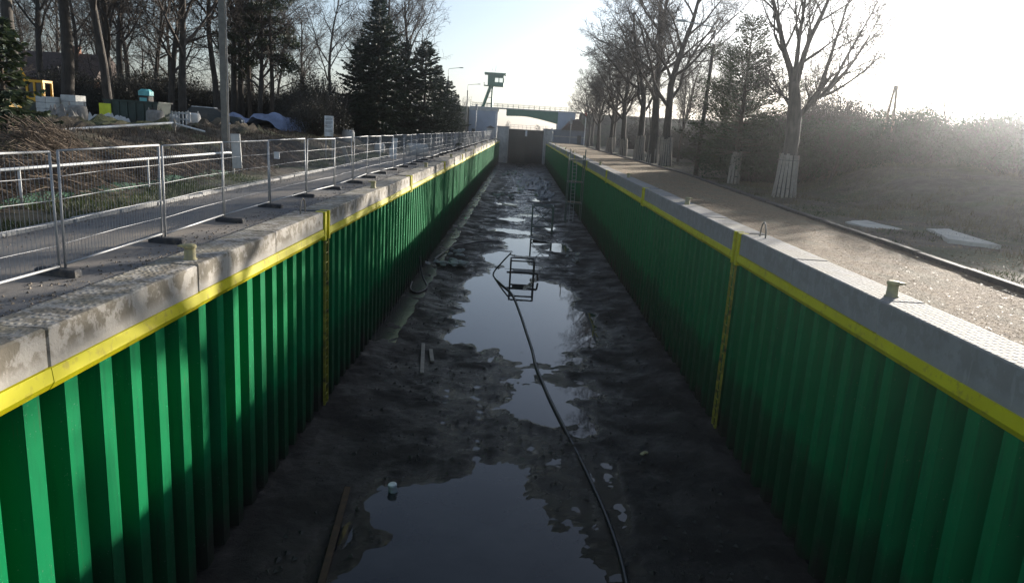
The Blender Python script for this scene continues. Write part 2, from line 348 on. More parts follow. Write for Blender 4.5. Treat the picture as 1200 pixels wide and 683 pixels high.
m = MB(); m.add([(-6.55, 207, -1.4), (7.5, 207, -1.4), (7.5, 900, -1.4), (-6.55, 900, -1.4)], [(0, 1, 2, 3)])
tag(m.build('canal_water', M['water']), 'canal water beyond the lock gates', kind='structure')
m = MB(); m.bbox(-30, 30, -25, Y0, -7.4, -0.35)
tag(m.build('lock_end_block', M['concrete']), 'concrete sill behind the viewpoint', kind='structure')

# lock floor: mud relief with real hollows where the puddles stand
fx = np.linspace(XL - 0.5, XR + 0.5, 132); fy = axis([(Y0, 9, 40), (9, 55, 420), (55, 100, 220), (100, 206, 200)])
FX, FY = np.meshgrid(fx, fy)
hollow = [(0.5, 34.5, 3.5, 6.8, .17), (1.4, 28.6, 2.3, 1.6, .085), (1.3, 25.4, 1.4, 2.6, .075), (0.2, 47.5, 1.5, 6, .09), (0.4, 57, 1.4, 6, .085), (-0.9, 42, 2.0, 6.5, .14), (1.9, 40.5, 1.7, 4, .10), (-0.5, 13.8, 3.3, 5.0, .12), (1.6, 14.5, 1.6, 3.0, .08), (1.75, 22.6, 1.2, 1.2, .10), (2.35, 21.6, .7, 1.6, .085), (1.2, 23.6, .8, .7, .085), (2.7, 25.5, 1.2, 1.1, .07), (2.9, 17.5, .5, 2.5, .08),
          (-0.9, 51, 1.8, 3.2, .13), (0.9, 54, 2.6, 1.0, .10), (0.7, 60, 2.2, 2.4, .13), (3.6, 58, 1.2, 3, .10), (-0.3, 66, 2.0, 1.6, .12), (3.3, 70, .9, 3, .10), (-0.6, 75, 1.6, 1.6, .1), (1.6, 80, 1.6, 2.0, .1),
          (-1.4, 90, 1.8, 2.2, .1), (3.2, 98, 1.4, 2.6, .1), (0.2, 108, 1.6, 2, .08), (2.5, 27.6, 2.2, .9, .06), (4.0, 33, 1.2, 2.4, .07)]
wob = 0.46 * fbm(FX * 0.8 + 3, FY * 0.55, 5)
dep = np.zeros_like(FX)
for hx_, hy_, rx, ry, d in hollow:
    q = np.sqrt(((FX - hx_) / rx) ** 2 + ((FY - hy_) / ry) ** 2) + wob
    dep = np.maximum(dep, d * sstep(1.2, 0.6, q))
calm = 1 - 0.8 * np.clip(dep / .1, 0, 1)
fz = ZF + 0.05 + calm * (0.08 * fbm(FX * 0.7, FY * 0.7, 5) + 0.06 * fbm(FX * 2.6, FY * 2.6, 4) + 0.035 * np.abs(fbm(FX * 7, FY * 7, 3)))
for rx_, ph in ((-2.3, 0.0), (-1.0, 0.4), (3.3, 2.0)):        # wheel ruts left by the plant
    fz -= 0.05 * np.exp(-((FX - rx_ - 0.5 * np.sin(FY * .11 + ph)) / .16) ** 2) * (0.6 + 0.4 * np.sin(FY * 11)) * calm
fz += 0.22 * sstep(3.6, 6.2, np.abs(FX - 0.45)) - dep - 0.062 * np.exp(-((FX - 0.7) / 2.1) ** 2) * np.clip(calm, .25, 1)
nf = len(fx); m = MB(); m.v = np.stack([FX, FY, fz], -1).reshape(-1, 3).tolist()
m.f = [(j * nf + i, j * nf + i + 1, (j + 1) * nf + i + 1, (j + 1) * nf + i) for j in range(len(fy) - 1) for i in range(nf - 1)]
tag(m.build('lock_floor', M['mud'], smooth=True), 'dark wet mud on the floor of the drained lock', kind='structure')
m = MB(); m.add([(XL - 0.4, Y0, ZW), (XR + 0.4, Y0, ZW), (XR + 0.4, 205, ZW), (XL - 0.4, 205, ZW)], [(0, 1, 2, 3)])
tag(m.build('puddle_water', M['water']), 'shallow puddles lying in the mud of the lock floor', kind='structure')
def floor_z(x, y):
    i = int(np.clip(np.searchsorted(fx, x), 0, nf - 1)); j = int(np.clip(np.searchsorted(fy, y), 0, len(fy) - 1)); return max(ZW, float(fz[j, i]))
# wet concrete toe along both walls with a ragged edge
for nm, xa, sgn in (('left_toe_slab', XL - 0.3, 1), ('right_toe_slab', XR + 0.3, -1)):
    yy = np.arange(Y0 + .1, 196, 0.35); m = MB(); n = len(yy)
    ed = [1.28 + (0.25 if sgn > 0 else 0.1) * fbm(np.array([y * 0.9]), np.array([sgn * 7.0]), 4)[0] for y in yy]
    for k, y in enumerate(yy): dz = -0.5 * (1 - float(sstep(22, 30, y))) if sgn > 0 else -0.09; m.v += [(xa, y, -6.02 + dz), (xa + sgn * ed[k], y, -6.13 + dz), (xa + sgn * (ed[k] + 0.05), y, -6.9)]
    for k in range(n - 1):
        for q in range(2):
            a = k * 3 + q; fc = (a, a + 1, a + 4, a + 3); m.f.append(fc if sgn > 0 else fc[::-1])
    tag(m.build(nm, M['toe']), 'wet concrete toe along the foot of the %s sheet pile wall' % nm.split('_')[0], kind='structure')

# ------------------------------------------------------------------ sheet pile walls, copings, ladders, bollards
LAD = [21.25 + 17.0 * k for k in range(-1, 11)]               # ladder slots in both walls
def pile_mesh(sgn):
    t = 0.016; D = 0.40
    pr = [(0, 0.0), (0, 0.30), (-D, 0.40), (-D, 0.54), (-D + .03, 0.545), (-D + .03, 0.575), (-D, 0.58), (-D, 0.70), (0, 0.80)]
    fr = [(sgn * a, y) for a, y in pr]; bk = [(sgn * (a - t), y) for a, y in pr]
    m = MB(); n = len(fr)
    for z in (-6.9, -0.62): m.v += [(x, y, z) for x, y in fr] + [(x, y, z) for x, y in bk]
    for i in range(n - 1):
        a = (i, i + 1, 2 * n + i + 1, 2 * n + i); b = (n + i + 1, n + i, 3 * n + i, 3 * n + i + 1)
        m.f += [a if sgn > 0 else a[::-1], b if sgn > 0 else b[::-1]]
    return m.mesh('sheet_pile', M['green'])
def strip_mesh(sgn, L):
    pr = [(0.0, -0.505), (0.055, -0.515), (0.075, -0.70), (0.01, -0.80), (-0.20, -0.80), (-0.20, -0.505)]
    m = MB(); m.prism([(sgn * a, z) for a, z in pr], 'y', 0.004, L - 0.004); return m.mesh('fender_strip', M['yellow'])
SEG = 4.25; GAP = 0.52
for side, xw, sgn in (('left', XL, 1), ('right', XR, -1)):
    zt = 0.0 if side == 'left' else 0.10
    wall = tag(empty('sheet_pile_wall', (xw, 0, 0)), 'green corrugated sheet pile wall on the %s side of the drained lock%s' % (side, ', striped with sunlight' if side == 'left' else ', all in shade'), 'sheet pile wall', 'sheet pile walls of the lock')
    pm = pile_mesh(sgn)
    for k in range(int((Y1 - Y0) / PER)): inst('sheet_pile', pm, wall, (rnd.uniform(-.006, .006), Y0 + k * PER, 0))
    cop = tag(empty('concrete_coping', (xw, 0, 0)), ('stained beige concrete coping along the top of the left wall' if side == 'left' else 'clean grey concrete coping along the top of the right wall'), 'coping', 'concrete copings of the lock')
    strip = tag(empty('yellow_fender', (xw, 0, 0)), ('bright sunlit yellow steel edge strip below the left coping' if side == 'left' else 'dull yellow steel edge strip in shade below the right coping'), 'edge strip', 'yellow edge strips of the lock')
    cmat = M['coping_l' if side == 'left' else 'coping_r']; cache = {}; scache = {}
    for ly in LAD:
        for q in range(4):
            a = ly + q * SEG + (GAP if q == 0 else 0); b = ly + (q + 1) * SEG
            if a > 196 or b < Y0 + 1: continue
            b = min(b, 197.5); L = round(b - a, 3)
            if L not in cache:
                bm_ = MB(); x0, x1 = sorted((sgn * 0.03, -sgn * 0.80))
                bm_.cbox(x0, x1, 0.006, L - 0.006, -0.50, zt, 0.025); cache[L] = bm_.mesh('coping_block', cmat)
                scache[L] = strip_mesh(sgn, L)
            inst('coping_block', cache[L], cop, (rnd.uniform(-.008, .008), a, rnd.uniform(-.012, .012)))
            inst('fender_strip', scache[L], strip, (rnd.uniform(-.006, .006), a, rnd.uniform(-.006, .006)), (0, rnd.uniform(-.008, .008), 0))
    # ladders in their slots
    k = 0
    for ly in LAD:
        if ly < 10 or ly > 190: continue
        k += 1
        if k == 1: lad = tag(empty('steel_ladder', (xw, ly, 0)), 'yellow steel ladder running down the %s lock wall to the floor' % side, 'ladder', 'ladders set in the lock walls')
        else: lad = tag(empty('recess_frame', (xw, ly, 0)), 'yellow recess frame cut into the %s coping, %s beyond the ladder' % (side, ORD[k - 2]), 'recess frame', 'recess frames in the copings')
        for yy_, wd in ((0.045, 0.20), (GAP - 0.055, 0.13)):
            p_ = MB(); x0, x1 = sorted((sgn * 0.085, -sgn * 0.22)); p_.cbox(x0, x1, yy_ - wd / 2 + .03, yy_ + wd / 2 + .03, -0.84, zt + 0.01, 0.012); p_.build('slot_post', M['yellow'], lad)
        p_ = MB(); x0, x1 = sorted((-sgn * 0.30, -sgn * 0.34)); p_.bbox(x0, x1, 0.16, GAP - 0.11, -0.9, zt - 0.03); p_.build('back_plate', M['yellow'], lad)
        p_ = MB(); x0, x1 = sorted((sgn * 0.02, -sgn * 0.75)); p_.bbox(x0, x1, 0.165, GAP - 0.09, zt - 0.022, zt + 0.004); p_.build('slot_cover', M['dark_steel'], lad)
        if k > 1: continue
        for yy_ in (0.12, GAP - 0.06):
            p_ = MB(); p_.box((sgn * 0.035, yy_, -3.55), (0.07, 0.03, 5.4)); p_.build('stile', M['olive'], lad)
        rm = MB(); rm.bar((sgn * 0.04, 0.10, 0), (sgn * 0.04, GAP - 0.04, 0), 0.016, 6); rme = rm.mesh('rung', M['olive'])
        for r_ in range(18): inst('rung', rme, lad, (0, 0, -0.95 - r_ * 0.3))
        hp = tag(empty('grab_hoop', (xw - sgn * 0.42, ly - 0.55, zt)), 'bent pipe grab hoop on the %s coping beside the ladder' % side, 'grab hoop', 'grab hoops by the ladders')
        h_ = MB(); h_.path([(0, -.24, -.02), (0, -.22, .20), (0, -.15, .36), (0, 0, .44), (0, .15, .36), (0, .22, .20), (0, .24, -.02)], 0.022, 8); h_.build('hoop', M['board'], hp, smooth=True)
        for q in (-.24, .24): f_ = MB(); f_.lathe([(.055, 0), (.055, .012)], 10, (0, q, 0)); f_.build('foot_plate', M['galv'], hp)
    # mooring bollards
    k = 0
    for by in [13.2 + 17.0 * q for q in range(11)]:
        k += 1; bx = xw - sgn * (0.30 if side == 'left' else 0.38)
        bo = tag(empty('mooring_bollard', (bx, by, zt)), 'squat yellow mooring bollard on the %s coping, %s from the camera' % (side, ORD[k - 1]), 'bollard', 'mooring bollards on the copings')
        p_ = MB(); p_.lathe([(.125, -.02), (.125, .012), (.105, .02), (.098, .21)], 16); p_.build('shaft', M['bollard_paint'], bo, smooth=True)
        p_ = MB(); p_.lathe([(.098, .2105), (.118, .218), (.118, .262), (.09, .285), (.03, .292)], 16); p_.prism([(-sgn * .09, .222), (-sgn * .20, .235), (-sgn * .20, .262), (-sgn * .09, .268)], 'y', -.06, .06); p_.build('head', M['bollard_paint'], bo)

# ------------------------------------------------------------------ left quay: road, kerb, fence
m = MB(); yy = np.arange(-20, 203, 1.0)
for y in yy: m.v += [(-10.42, y, -0.055), (-8.4, y, -0.035), (-6.50, y, -0.055)]
for k in range(len(yy) - 1): m.f += [(k * 3, k * 3 + 1, k * 3 + 4, k * 3 + 3), (k * 3 + 1, k * 3 + 2, k * 3 + 5, k * 3 + 4)]
tag(m.build('left_road', M['asphalt']), 'dusty asphalt quay road left of the lock', kind='structure')
kb = tag(empty('left_kerb', (-10.5, 0, 0)), 'low concrete kerb at the far edge of the left road', 'kerb'); kb['kind'] = 'structure'; del kb['category']
m = MB(); m.cbox(-.075, .075, 0.01, 0.99, -.12, .045, .02); km = m.mesh('kerb_stone', M['concrete'])
for y in range(4, 150): inst('kerb_stone', km, kb, (rnd.uniform(-.025, .025), y, rnd.uniform(-.02, .02)), (0, rnd.uniform(-.04, .04), rnd.uniform(-.015, .015)))

def fence_proto():
    r = empty('mesh_fence'); L, H, zb = 3.42, 1.96, 0.14
    for yy_ in (0.04, L): p_ = MB(); p_.bar((0, yy_, 0.02), (0, yy_, H), 0.021, 8); p_.build('post', M['galv'], r, smooth=True)
    for zz in (zb, H): p_ = MB(); p_.bar((0, 0.04, zz), (0, L, zz), 0.019, 8); p_.build('rail', M['galv'], r, smooth=True)
    p_ = MB()
    for k in range(1, 34): yy_ = 0.04 + k * (L - 0.04) / 34; p_.path([(0, yy_, zb), (0, yy_, H)], 0.0036, 3, False)
    for zz in (0.50, 0.86, 1.22, 1.58): p_.path([(0.006, 0.04, zz - .02), (0.02, L * .5, zz), (0.006, L, zz - .02)], 0.005, 4, False)
    tag(p_.build('wire_mesh', M['wire'], r), kind='stuff')
    return r
fp = fence_proto()
ft = MB(); ft.cbox(-.36, .36, -.11, .11, 0, .13, .03); ftm = ft.mesh('fence_foot', M['rubber'])
n_p = 53
for k in range(n_p):
    o = fp if k == 0 else copy_tree(fp); y = 8.02 + 3.5 * k; x = -7.42 + 0.10 * math.sin(k * 1.3) + rnd.uniform(-.03, .03)
    x2 = -7.42 + 0.10 * math.sin((k + 1) * 1.3)
    o.location = (x, y, -0.01); o.rotation_euler = (rnd.uniform(-.006, .006), rnd.uniform(-.025, .03), math.atan2(x - x2, 3.5))
    o['label'] = ('galvanised mesh fence panel on the left quay, %s from the left picture edge' % ORD[k]) if k < 20 else 'small distant mesh fence panel in the far stretch of the left quay fence'
    o['category'] = 'fence panel'; o['group'] = 'mesh fence panels on the left quay'
    fo = inst('ballast_block', ftm, None, (x + 0.02, y + 3.46, -0.055), (0, 0, rnd.uniform(-.12, .12)))
    tag(fo, ('black block foot under the mesh fence, %s from the left picture edge' % ORD[k]) if k < 20 else 'tiny distant block foot under the far stretch of mesh fence', 'fence foot', 'block feet of the mesh fence')

# white handrail at the back of the verge
hr = tag(empty('white_handrail', (-12.7, 0, 0)), 'white pipe handrail behind the left road, ending in a bent post', 'handrail')
p_ = MB(); p_.path([(0, 4, .99), (0, 32.0, .99), (0, 32.4, .95), (.02, 32.5, .8), (.02, 32.5, 0.0)], .045, 8); p_.build('rail', M['white'], hr, smooth=True)
p_ = MB(); p_.bar((0, 0, 0), (0, 0, .97), .035, 8); pm = p_.mesh('post', M['white'])
for y in (12, 18.5, 25): inst('post', pm, hr, (0, y, 0.0))
# green netting low behind the handrail
nt = MB()
yy = np.arange(5, 33, 0.7)
for y in yy: nt.v += [(-12.85 + .06 * math.sin(y * 3), y, .02), (-12.9 + .06 * math.sin(y * 2), y, .24 + .08 * math.sin(y * 1.7))]
nt.f = [(2 * k, 2 * k + 2, 2 * k + 3, 2 * k + 1) for k in range(len(yy) - 1)]
o = nt.build('green_netting', M['netting']); tag(o, 'strip of green netting sagging along the grass verge', 'netting')
sm = o.modifiers.new('thick', 'SOLIDIFY'); sm.thickness = 0.01

# crumbs of earth and gravel along the quay edge
r = np.random.RandomState(33); n = 7000; X = np.where(r.rand(n) < .6, -6.52 - .9 * r.rand(n) ** 1.6, -10.4 + 1.6 * r.rand(n) ** 2.2); Y = 6 + 55 * r.rand(n) ** 1.5; m = MB()
for x, y, q in zip(X, Y, .006 + .03 * r.rand(n) ** 3):
    a = r.rand() * 6; m.add([(x + q * math.cos(a + t), y + q * math.sin(a + t), -.056 + .01 * (x > -8)) for t in (0, 2.1, 4.2)] + [(x, y, -.05 + q)], [(0, 1, 3), (1, 2, 3), (2, 0, 3)])
tag(m.build('road_grit', M['stone_grit']), 'crumbs of earth and gravel along both edges of the left road', kind='stuff')
# brushwood heaps on the bank
def brush_mesh(seed, n=460):
    r = random.Random(seed); m = MB()
    for k in range(n):
        b = Vector((r.gauss(0, .75), r.gauss(0, 1.35), 0)); e = math.exp(-(b.x ** 2) / 1.6 - (b.y ** 2) / 4.5)
        b.z = r.random() ** .7 * 1.05 * e; az = r.gauss(0, .75); L = r.uniform(.5, 1.7)
        d = Vector((math.cos(az), math.sin(az), r.gauss(-.35, .22))).normalized()
        p0 = b - d * L * .5; p2 = b + d * L * .5; p1 = b + Vector((r.gauss(0, .06), r.gauss(0, .06), .06))
        p2.z = max(p2.z, -.05); m.path([p0, p1, p2], [r.uniform(.010, .022), .011, .004], 3, False)
    return m.mesh('brushwood', M['stick'])
bms = [brush_mesh(s) for s in (1, 2, 3)]
bl = [(-13.9, 15.5, 'nearest brushwood heap at the left picture edge behind the white handrail'), (-14.1, 19.2, 'tall brown brushwood heap behind the second fence panel'), (-14.0, 22.8, 'brushwood heap spilling down the bank behind the third fence panel'),
      (-14.3, 26.4, 'brushwood heap on the bank just before the end of the white handrail'), (-14.0, 30.2, 'low brushwood heap where the white handrail ends'), (-13.2, 35.2, 'fan of cut brushwood beside the leaning white board'),
      (-13.6, 40.0, 'tangled brushwood heap past the concrete pole'), (-14.5, 45.5, 'small brushwood heap in front of the white notice sign'), (-15.6, 24.0, 'brushwood heap highest on the bank behind the handrail')]
for k, (x, y, lb) in enumerate(bl):
    o = empty('brushwood_heap', (x, y, float(ground_z(x, y)) - .05)); o.rotation_euler = (0, 0.16, rnd.uniform(-.3, .3)); o.scale = (rnd.uniform(.9, 1.2),) * 2 + (rnd.uniform(.8, 1.05),); tag(inst('sticks', bms[k % 3], o), kind='stuff'); tag(o, lb, 'brushwood', 'brushwood heaps on the bank')

# ------------------------------------------------------------------ right quay: path, edge board, slabs
m = MB(); yy = np.arange(-20, 203, 0.5)
cols = 7
for y in yy:
    x1 = float(kerb_x(y)) - .02
    for c in range(cols + 1):
        x = 7.44 + (x1 - 7.44) * c / cols; m.v.append((x, y, 0.045 + 0.035 * float(fbm(x * 1.2, y * 1.2, 3)) - 0.03 * (c / cols)))
for k in range(len(yy) - 1):
    for c in range(cols): a = k * (cols + 1) + c; m.f.append((a, a + 1, a + cols + 2, a + cols + 1))
tag(m.build('right_path', M['path'], smooth=True), 'sandy gravel path right of the lock', kind='structure')
kb = empty('right_edging'); tag(kb, 'dark timber edging along the right path', kind='structure')
m = MB(); m.cbox(-.11, .11, .01, 2.49, -.22, .13, .025); km = m.mesh('edge_board', M['dark_wood'])
y = 2.0
while y < 150:
    x = float(kerb_x(y + 1.25)); inst('edge_board', km, kb, (x + rnd.uniform(-.02, .02), y, rnd.uniform(-.02, .02)), (0, rnd.uniform(-.03, .03), -(math.atan(.06) if y < 58 else 0) + rnd.uniform(-.006, .006))); y += 2.5
for pts, lb in (([(13.34, 29.54), (14.6, 30.6), (14.95, 27.3), (13.5, 26.3)], 'pale concrete slab lying flat on the dirt, farther of the two'),
                ([(15.56, 27.45), (16.5, 27.8), (15.75, 23.4), (14.6, 24.3)], 'pale concrete slab lying flat on the dirt, nearer of the two')):
    cx = sum(p[0] for p in pts) / 4; cy_ = sum(p[1] for p in pts) / 4; m = MB(); P = []
    for i in range(4):
        a = Vector(pts[i]); b = Vector(pts[(i + 1) % 4])
        for q in range(5): c = a.lerp(b, q / 5); P.append((c.x - cx + rnd.uniform(-.07, .07), c.y - cy_ + rnd.uniform(-.07, .07)))
    P = P[::-1] if sum(P[i - 1][0] * P[i][1] - P[i][0] * P[i - 1][1] for i in range(len(P))) < 0 else P
    m.prism(P, 'z', -.12, .07); o = m.build('concrete_slab', M['slab'], None, (cx, cy_, float(ground_z(cx, cy_)))); tag(o, lb, 'slab', 'concrete slabs on the right verge')

# ------------------------------------------------------------------ trees
def grow(r, trunk, crown, p, d, L, rad, lev, cfg):
    n = cfg['seg'][lev]; pts = [p.copy()]; rr = [rad]; dirs = [d.copy()]; tip = cfg['tip'][lev]
    for i in range(n):
        d = (d + Vector((r.gauss(0, 1), r.gauss(0, 1), r.gauss(0, 1))) * cfg['wob'][lev] + Vector((0, 0, cfg['up'][lev]))).normalized()
        p = p + d * (L / n); pts.append(p.copy()); dirs.append(d.copy()); rr.append(max(cfg['rmin'], rad * (1 - (1 - tip) * (i + 1) / n)))
    (trunk if lev == 0 else crown).path(pts, rr, cfg['side'][lev], False)
    if lev + 1 >= len(cfg['seg']): return
    kn = cfg['kids'][lev]; kn = max(1, int(round(kn * r.uniform(.8, 1.2)))); phi = r.uniform(0, 6.28)
    for k in range(kn):
        t = cfg['start'][lev] + (1 - cfg['start'][lev]) * (k + r.random()) / kn; t = min(t, .995)
        i = min(int(t * n), n - 1); fr = t * n - i; q = pts[i].lerp(pts[i + 1], fr); dd = dirs[i + 1]
        a = dd.orthogonal().normalized(); b = dd.cross(a); phi += 2.4 + r.uniform(-.5, .5)
        s_ = (a * math.cos(phi) + b * math.sin(phi)); ang = R(r.uniform(*cfg['ang'][lev]))
        nd = (dd * math.cos(ang) + s_ * math.sin(ang)).normalized()
        kr = rr[i] * (1 - fr) + rr[i + 1] * fr
        l2 = L * r.uniform(*cfg['len'][lev]) * (1.15 - .6 * t)
        grow(r, trunk, crown, q, nd, l2, max(cfg['rmin'], kr * cfg['rk'][lev]), lev + 1, cfg)
def bare_tree(seed, h, r0, start=.35, ang0=(25, 60), kids=(13, 8, 7, 5), wob0=.05, bark='bark', len0=(.35, .6), up0=.05, rmin=.011):
    cfg = dict(seg=[9, 6, 5, 4, 3], tip=[.22, .25, .3, .4, .5], wob=[wob0, .13, .17, .2, .22], up=[.03, up0, .05, .04, .02], side=[9, 6, 4, 3, 3], rmin=rmin,
               kids=list(kids), start=[start, .2, .15, .12], ang=[ang0, (25, 55), (25, 60), (25, 65)], len=[len0, (.4, .65), (.4, .65), (.4, .7)], rk=[.55, .6, .6, .6])
    r = random.Random(seed); t = MB(); c = MB(); grow(r, t, c, Vector((0, 0, -.3)), Vector((r.gauss(0, .03), r.gauss(0, .03), 1)).normalized(), h, r0, 0, cfg)
    n = 9
    for k in range(2 * n):                      # root flare
        v = t.v[k]; s_ = 1.35 if k < n else 1.0; cx0 = sum(t.v[j][0] for j in range((k // n) * n, (k // n) * n + n)) / n; cy0 = sum(t.v[j][1] for j in range((k // n) * n, (k // n) * n + n)) / n
        t.v[k] = (cx0 + (v[0] - cx0) * s_, cy0 + (v[1] - cy0) * s_, v[2])
    return t.mesh('trunk', M[bark], True), c.mesh('crown', M['twig'], True)
def place_tree(name, pm, x, y, rz, s, label, group, cat='tree', z=None, lean=(0, 0)):
    o = tag(empty(name, (x, y, float(ground_z(x, y)) if z is None else z), rz), label, cat, group); o.scale = (s, s, s); o.rotation_euler = (lean[0], lean[1], rz)
    inst('trunk', pm[0], o); inst('crown', pm[1], o); return o
TP = [bare_tree(11, 17, .34, .30), bare_tree(12, 19, .30, .38, (20, 50)), bare_tree(13, 15, .26, .25, (30, 65), wob0=.09), bare_tree(14, 18, .42, .42, (18, 45), kids=(11, 8, 7, 5)), bare_tree(15, 13, .17, .18, (25, 60), bark='bark2'), bare_tree(16, 17, .45, .33, (25, 55), kids=(12, 9, 8, 5)), bare_tree(17, 16, .42, .30, (28, 60), kids=(13, 9, 8, 5), wob0=.08)]
# the big lopped tree on the right verge: stout trunk, leaders fanning up and to the right
def big_tree():
    r = random.Random(5); t = MB(); c = MB()
    t.path([(0, 0, -.3), (0, 0, .15), (-.02, 0, 1.5), (.02, 0, 3.2), (-.05, 0, 4.4), (-.15, 0, 5.4), (-.35, .05, 6.3)], [.60, .46, .40, .38, .40, .33, .27], 11, False)
    cfg = dict(seg=[7, 5, 4, 3], tip=[.25, .3, .4, .5], wob=[.06, .12, .17, .2], up=[.10, .06, .05, .02], side=[7, 5, 3, 3], rmin=.011, kids=[9, 7, 5], start=[.2, .15, .1],
               ang=[(22, 50), (25, 55), (25, 60)], len=[(.35, .6), (.4, .6), (.4, .7)], rk=[.5, .55, .6])
    def lead(p, d, L, rad): grow(r, c, c, Vector(p), Vector(d).normalized(), L, rad, 0, cfg)
    lead((-.3, .05, 6.1), (-.35, 0, 1), 6.5, .20); lead((-.2, .05, 5.9), (.12, .1, 1), 6.8, .19); lead((-.3, 0, 6.2), (-.1, -.3, 1), 6.0, .15)
    lead((.0, 0, 4.2), (.75, .05, .75), 3.2, .20); lead((.9, .05, 5.1), (.35, .05, 1), 6.2, .14); lead((1.6, .1, 5.9), (.75, .1, .8), 5.0, .11); lead((1.2, .05, 5.5), (.6, -.2, 1), 5.5, .11); lead((1.3, .05, 5.6), (1, .2, .35), 4.0, .09)
    lead((-.2, 0, 5.2), (-1, .1, .35), 2.6, .07); lead((-.02, 0, 4.6), (-.5, .5, .7), 3.5, .09)
    return t.mesh('trunk', M['bark'], True), c.mesh('crown', M['bark'], True)
place_tree('bare_tree', big_tree(), 15.1, 41.6, 0, 1.0, 'big bare tree with fanned leaders on the right verge, boards round its trunk', 'bare trees on the right verge')
G = 'bare trees on the right verge'
place_tree('bare_tree', TP[6], 15.3, 78.0, .4, 1.2, 'bare tree with board guard, nearest of the three close together past the lamp post', G)
place_tree('bare_tree', TP[5], 15.1, 84.5, 2.0, 1.2, 'stout bare tree with board guard, middle of the three past the lamp post', G)
place_tree('bare_tree', TP[6], 14.6, 91.0, 4.0, 1.12, 'bare tree with board guard, farthest of the three past the lamp post', G)
for k, (x, y, p, s) in enumerate([(14.4, 104, 6, 1.0), (15.5, 112, 5, .92), (14.5, 121, 6, .92), (16, 130, 5, .9), (14.7, 141, 6, .86), (15.8, 152, 5, .84), (15, 165, 6, .82), (17, 178, 5, .8)]):
    place_tree('bare_tree', TP[p], x, y, k * 1.7, s, 'bare tree in the far right row along the path, %s beyond the three guarded trees' % ORD[k], G)
for k, (x, y, p, s) in enumerate([(20.5, 96, 4, 1.0), (23, 88, 2, .8), (21, 70, 4, .72), (24, 110, 1, .7), (27, 100, 0, .75), (22, 125, 2, .8), (28, 132, 4, 1.1), (24.5, 63, 4, .62), (21.5, 58, 4, .5)]):
    place_tree('bare_tree', TP[p], x, y, k * 2.1, s, 'thin bare tree standing in the thicket behind the right row, %s by distance' % ORD[k], 'bare trees in the right thicket')
# left wood
G = 'bare trees of the left wood'
LW = [(-30.5, 45, 3, 1.0, 'leaning bare trunk at the far left picture edge', (0, -.02)), (-33.2, 54, 3, 1.15, 'stoutest bare tree of the left wood, right of the yellow machine', (0, 0)), (-31.5, 57, 0, .95, 'bare tree close behind the stoutest trunk of the left wood', (0, .03)),
      (-27.2, 49, 1, 1.0, 'straight bare tree above the low white barrier', (0, 0)), (-29.5, 62, 2, 1.1, 'bare tree right of the teal cabin in the left wood', (0, .02)), (-26.5, 58, 0, 1.0, 'bare tree between the white barrier and the dark car', (0, -.02)),
      (-27.0, 66, 1, 1.0, 'tall bare tree above the dark parked car', (0, .01)), (-28.0, 72, 3, .9, 'bare tree behind the blue tarpaulin, left of the concrete pole', (0, 0)), (-24.5, 69, 2, .95, 'bare tree above the blue tarpaulin, right of the concrete pole', (0, 0)),
      (-24.5, 96, 1, .95, 'slim bare tree standing between the pine and the big spruce', (0, 0)), (-22.5, 104, 4, 1.2, 'low bare tree left of the big spruce', (0, 0)), (-16.0, 86, 0, 1.02, 'broad bare tree rising behind the big spruce', (0, 0)), (-14.0, 94, 3, .95, 'bare tree reaching right above the second spruce', (0, .05))]
for k, (x, y, p, s, lb, ln) in enumerate(LW): place_tree('bare_tree', TP[p], x, y, k * 1.9 + .5, s, lb, G, lean=ln)
r2 = random.Random(21)
for k in range(24):
    x = -r2.uniform(26, 88); y = 70 + (-x - 30) * .5 + r2.uniform(0, 45)
    place_tree('bare_tree', TP[k % 5], x, y, k * 2.3, r2.uniform(.85, 1.15), 'bare tree deep in the left wood behind the building yard', 'bare trees deep in the left wood')

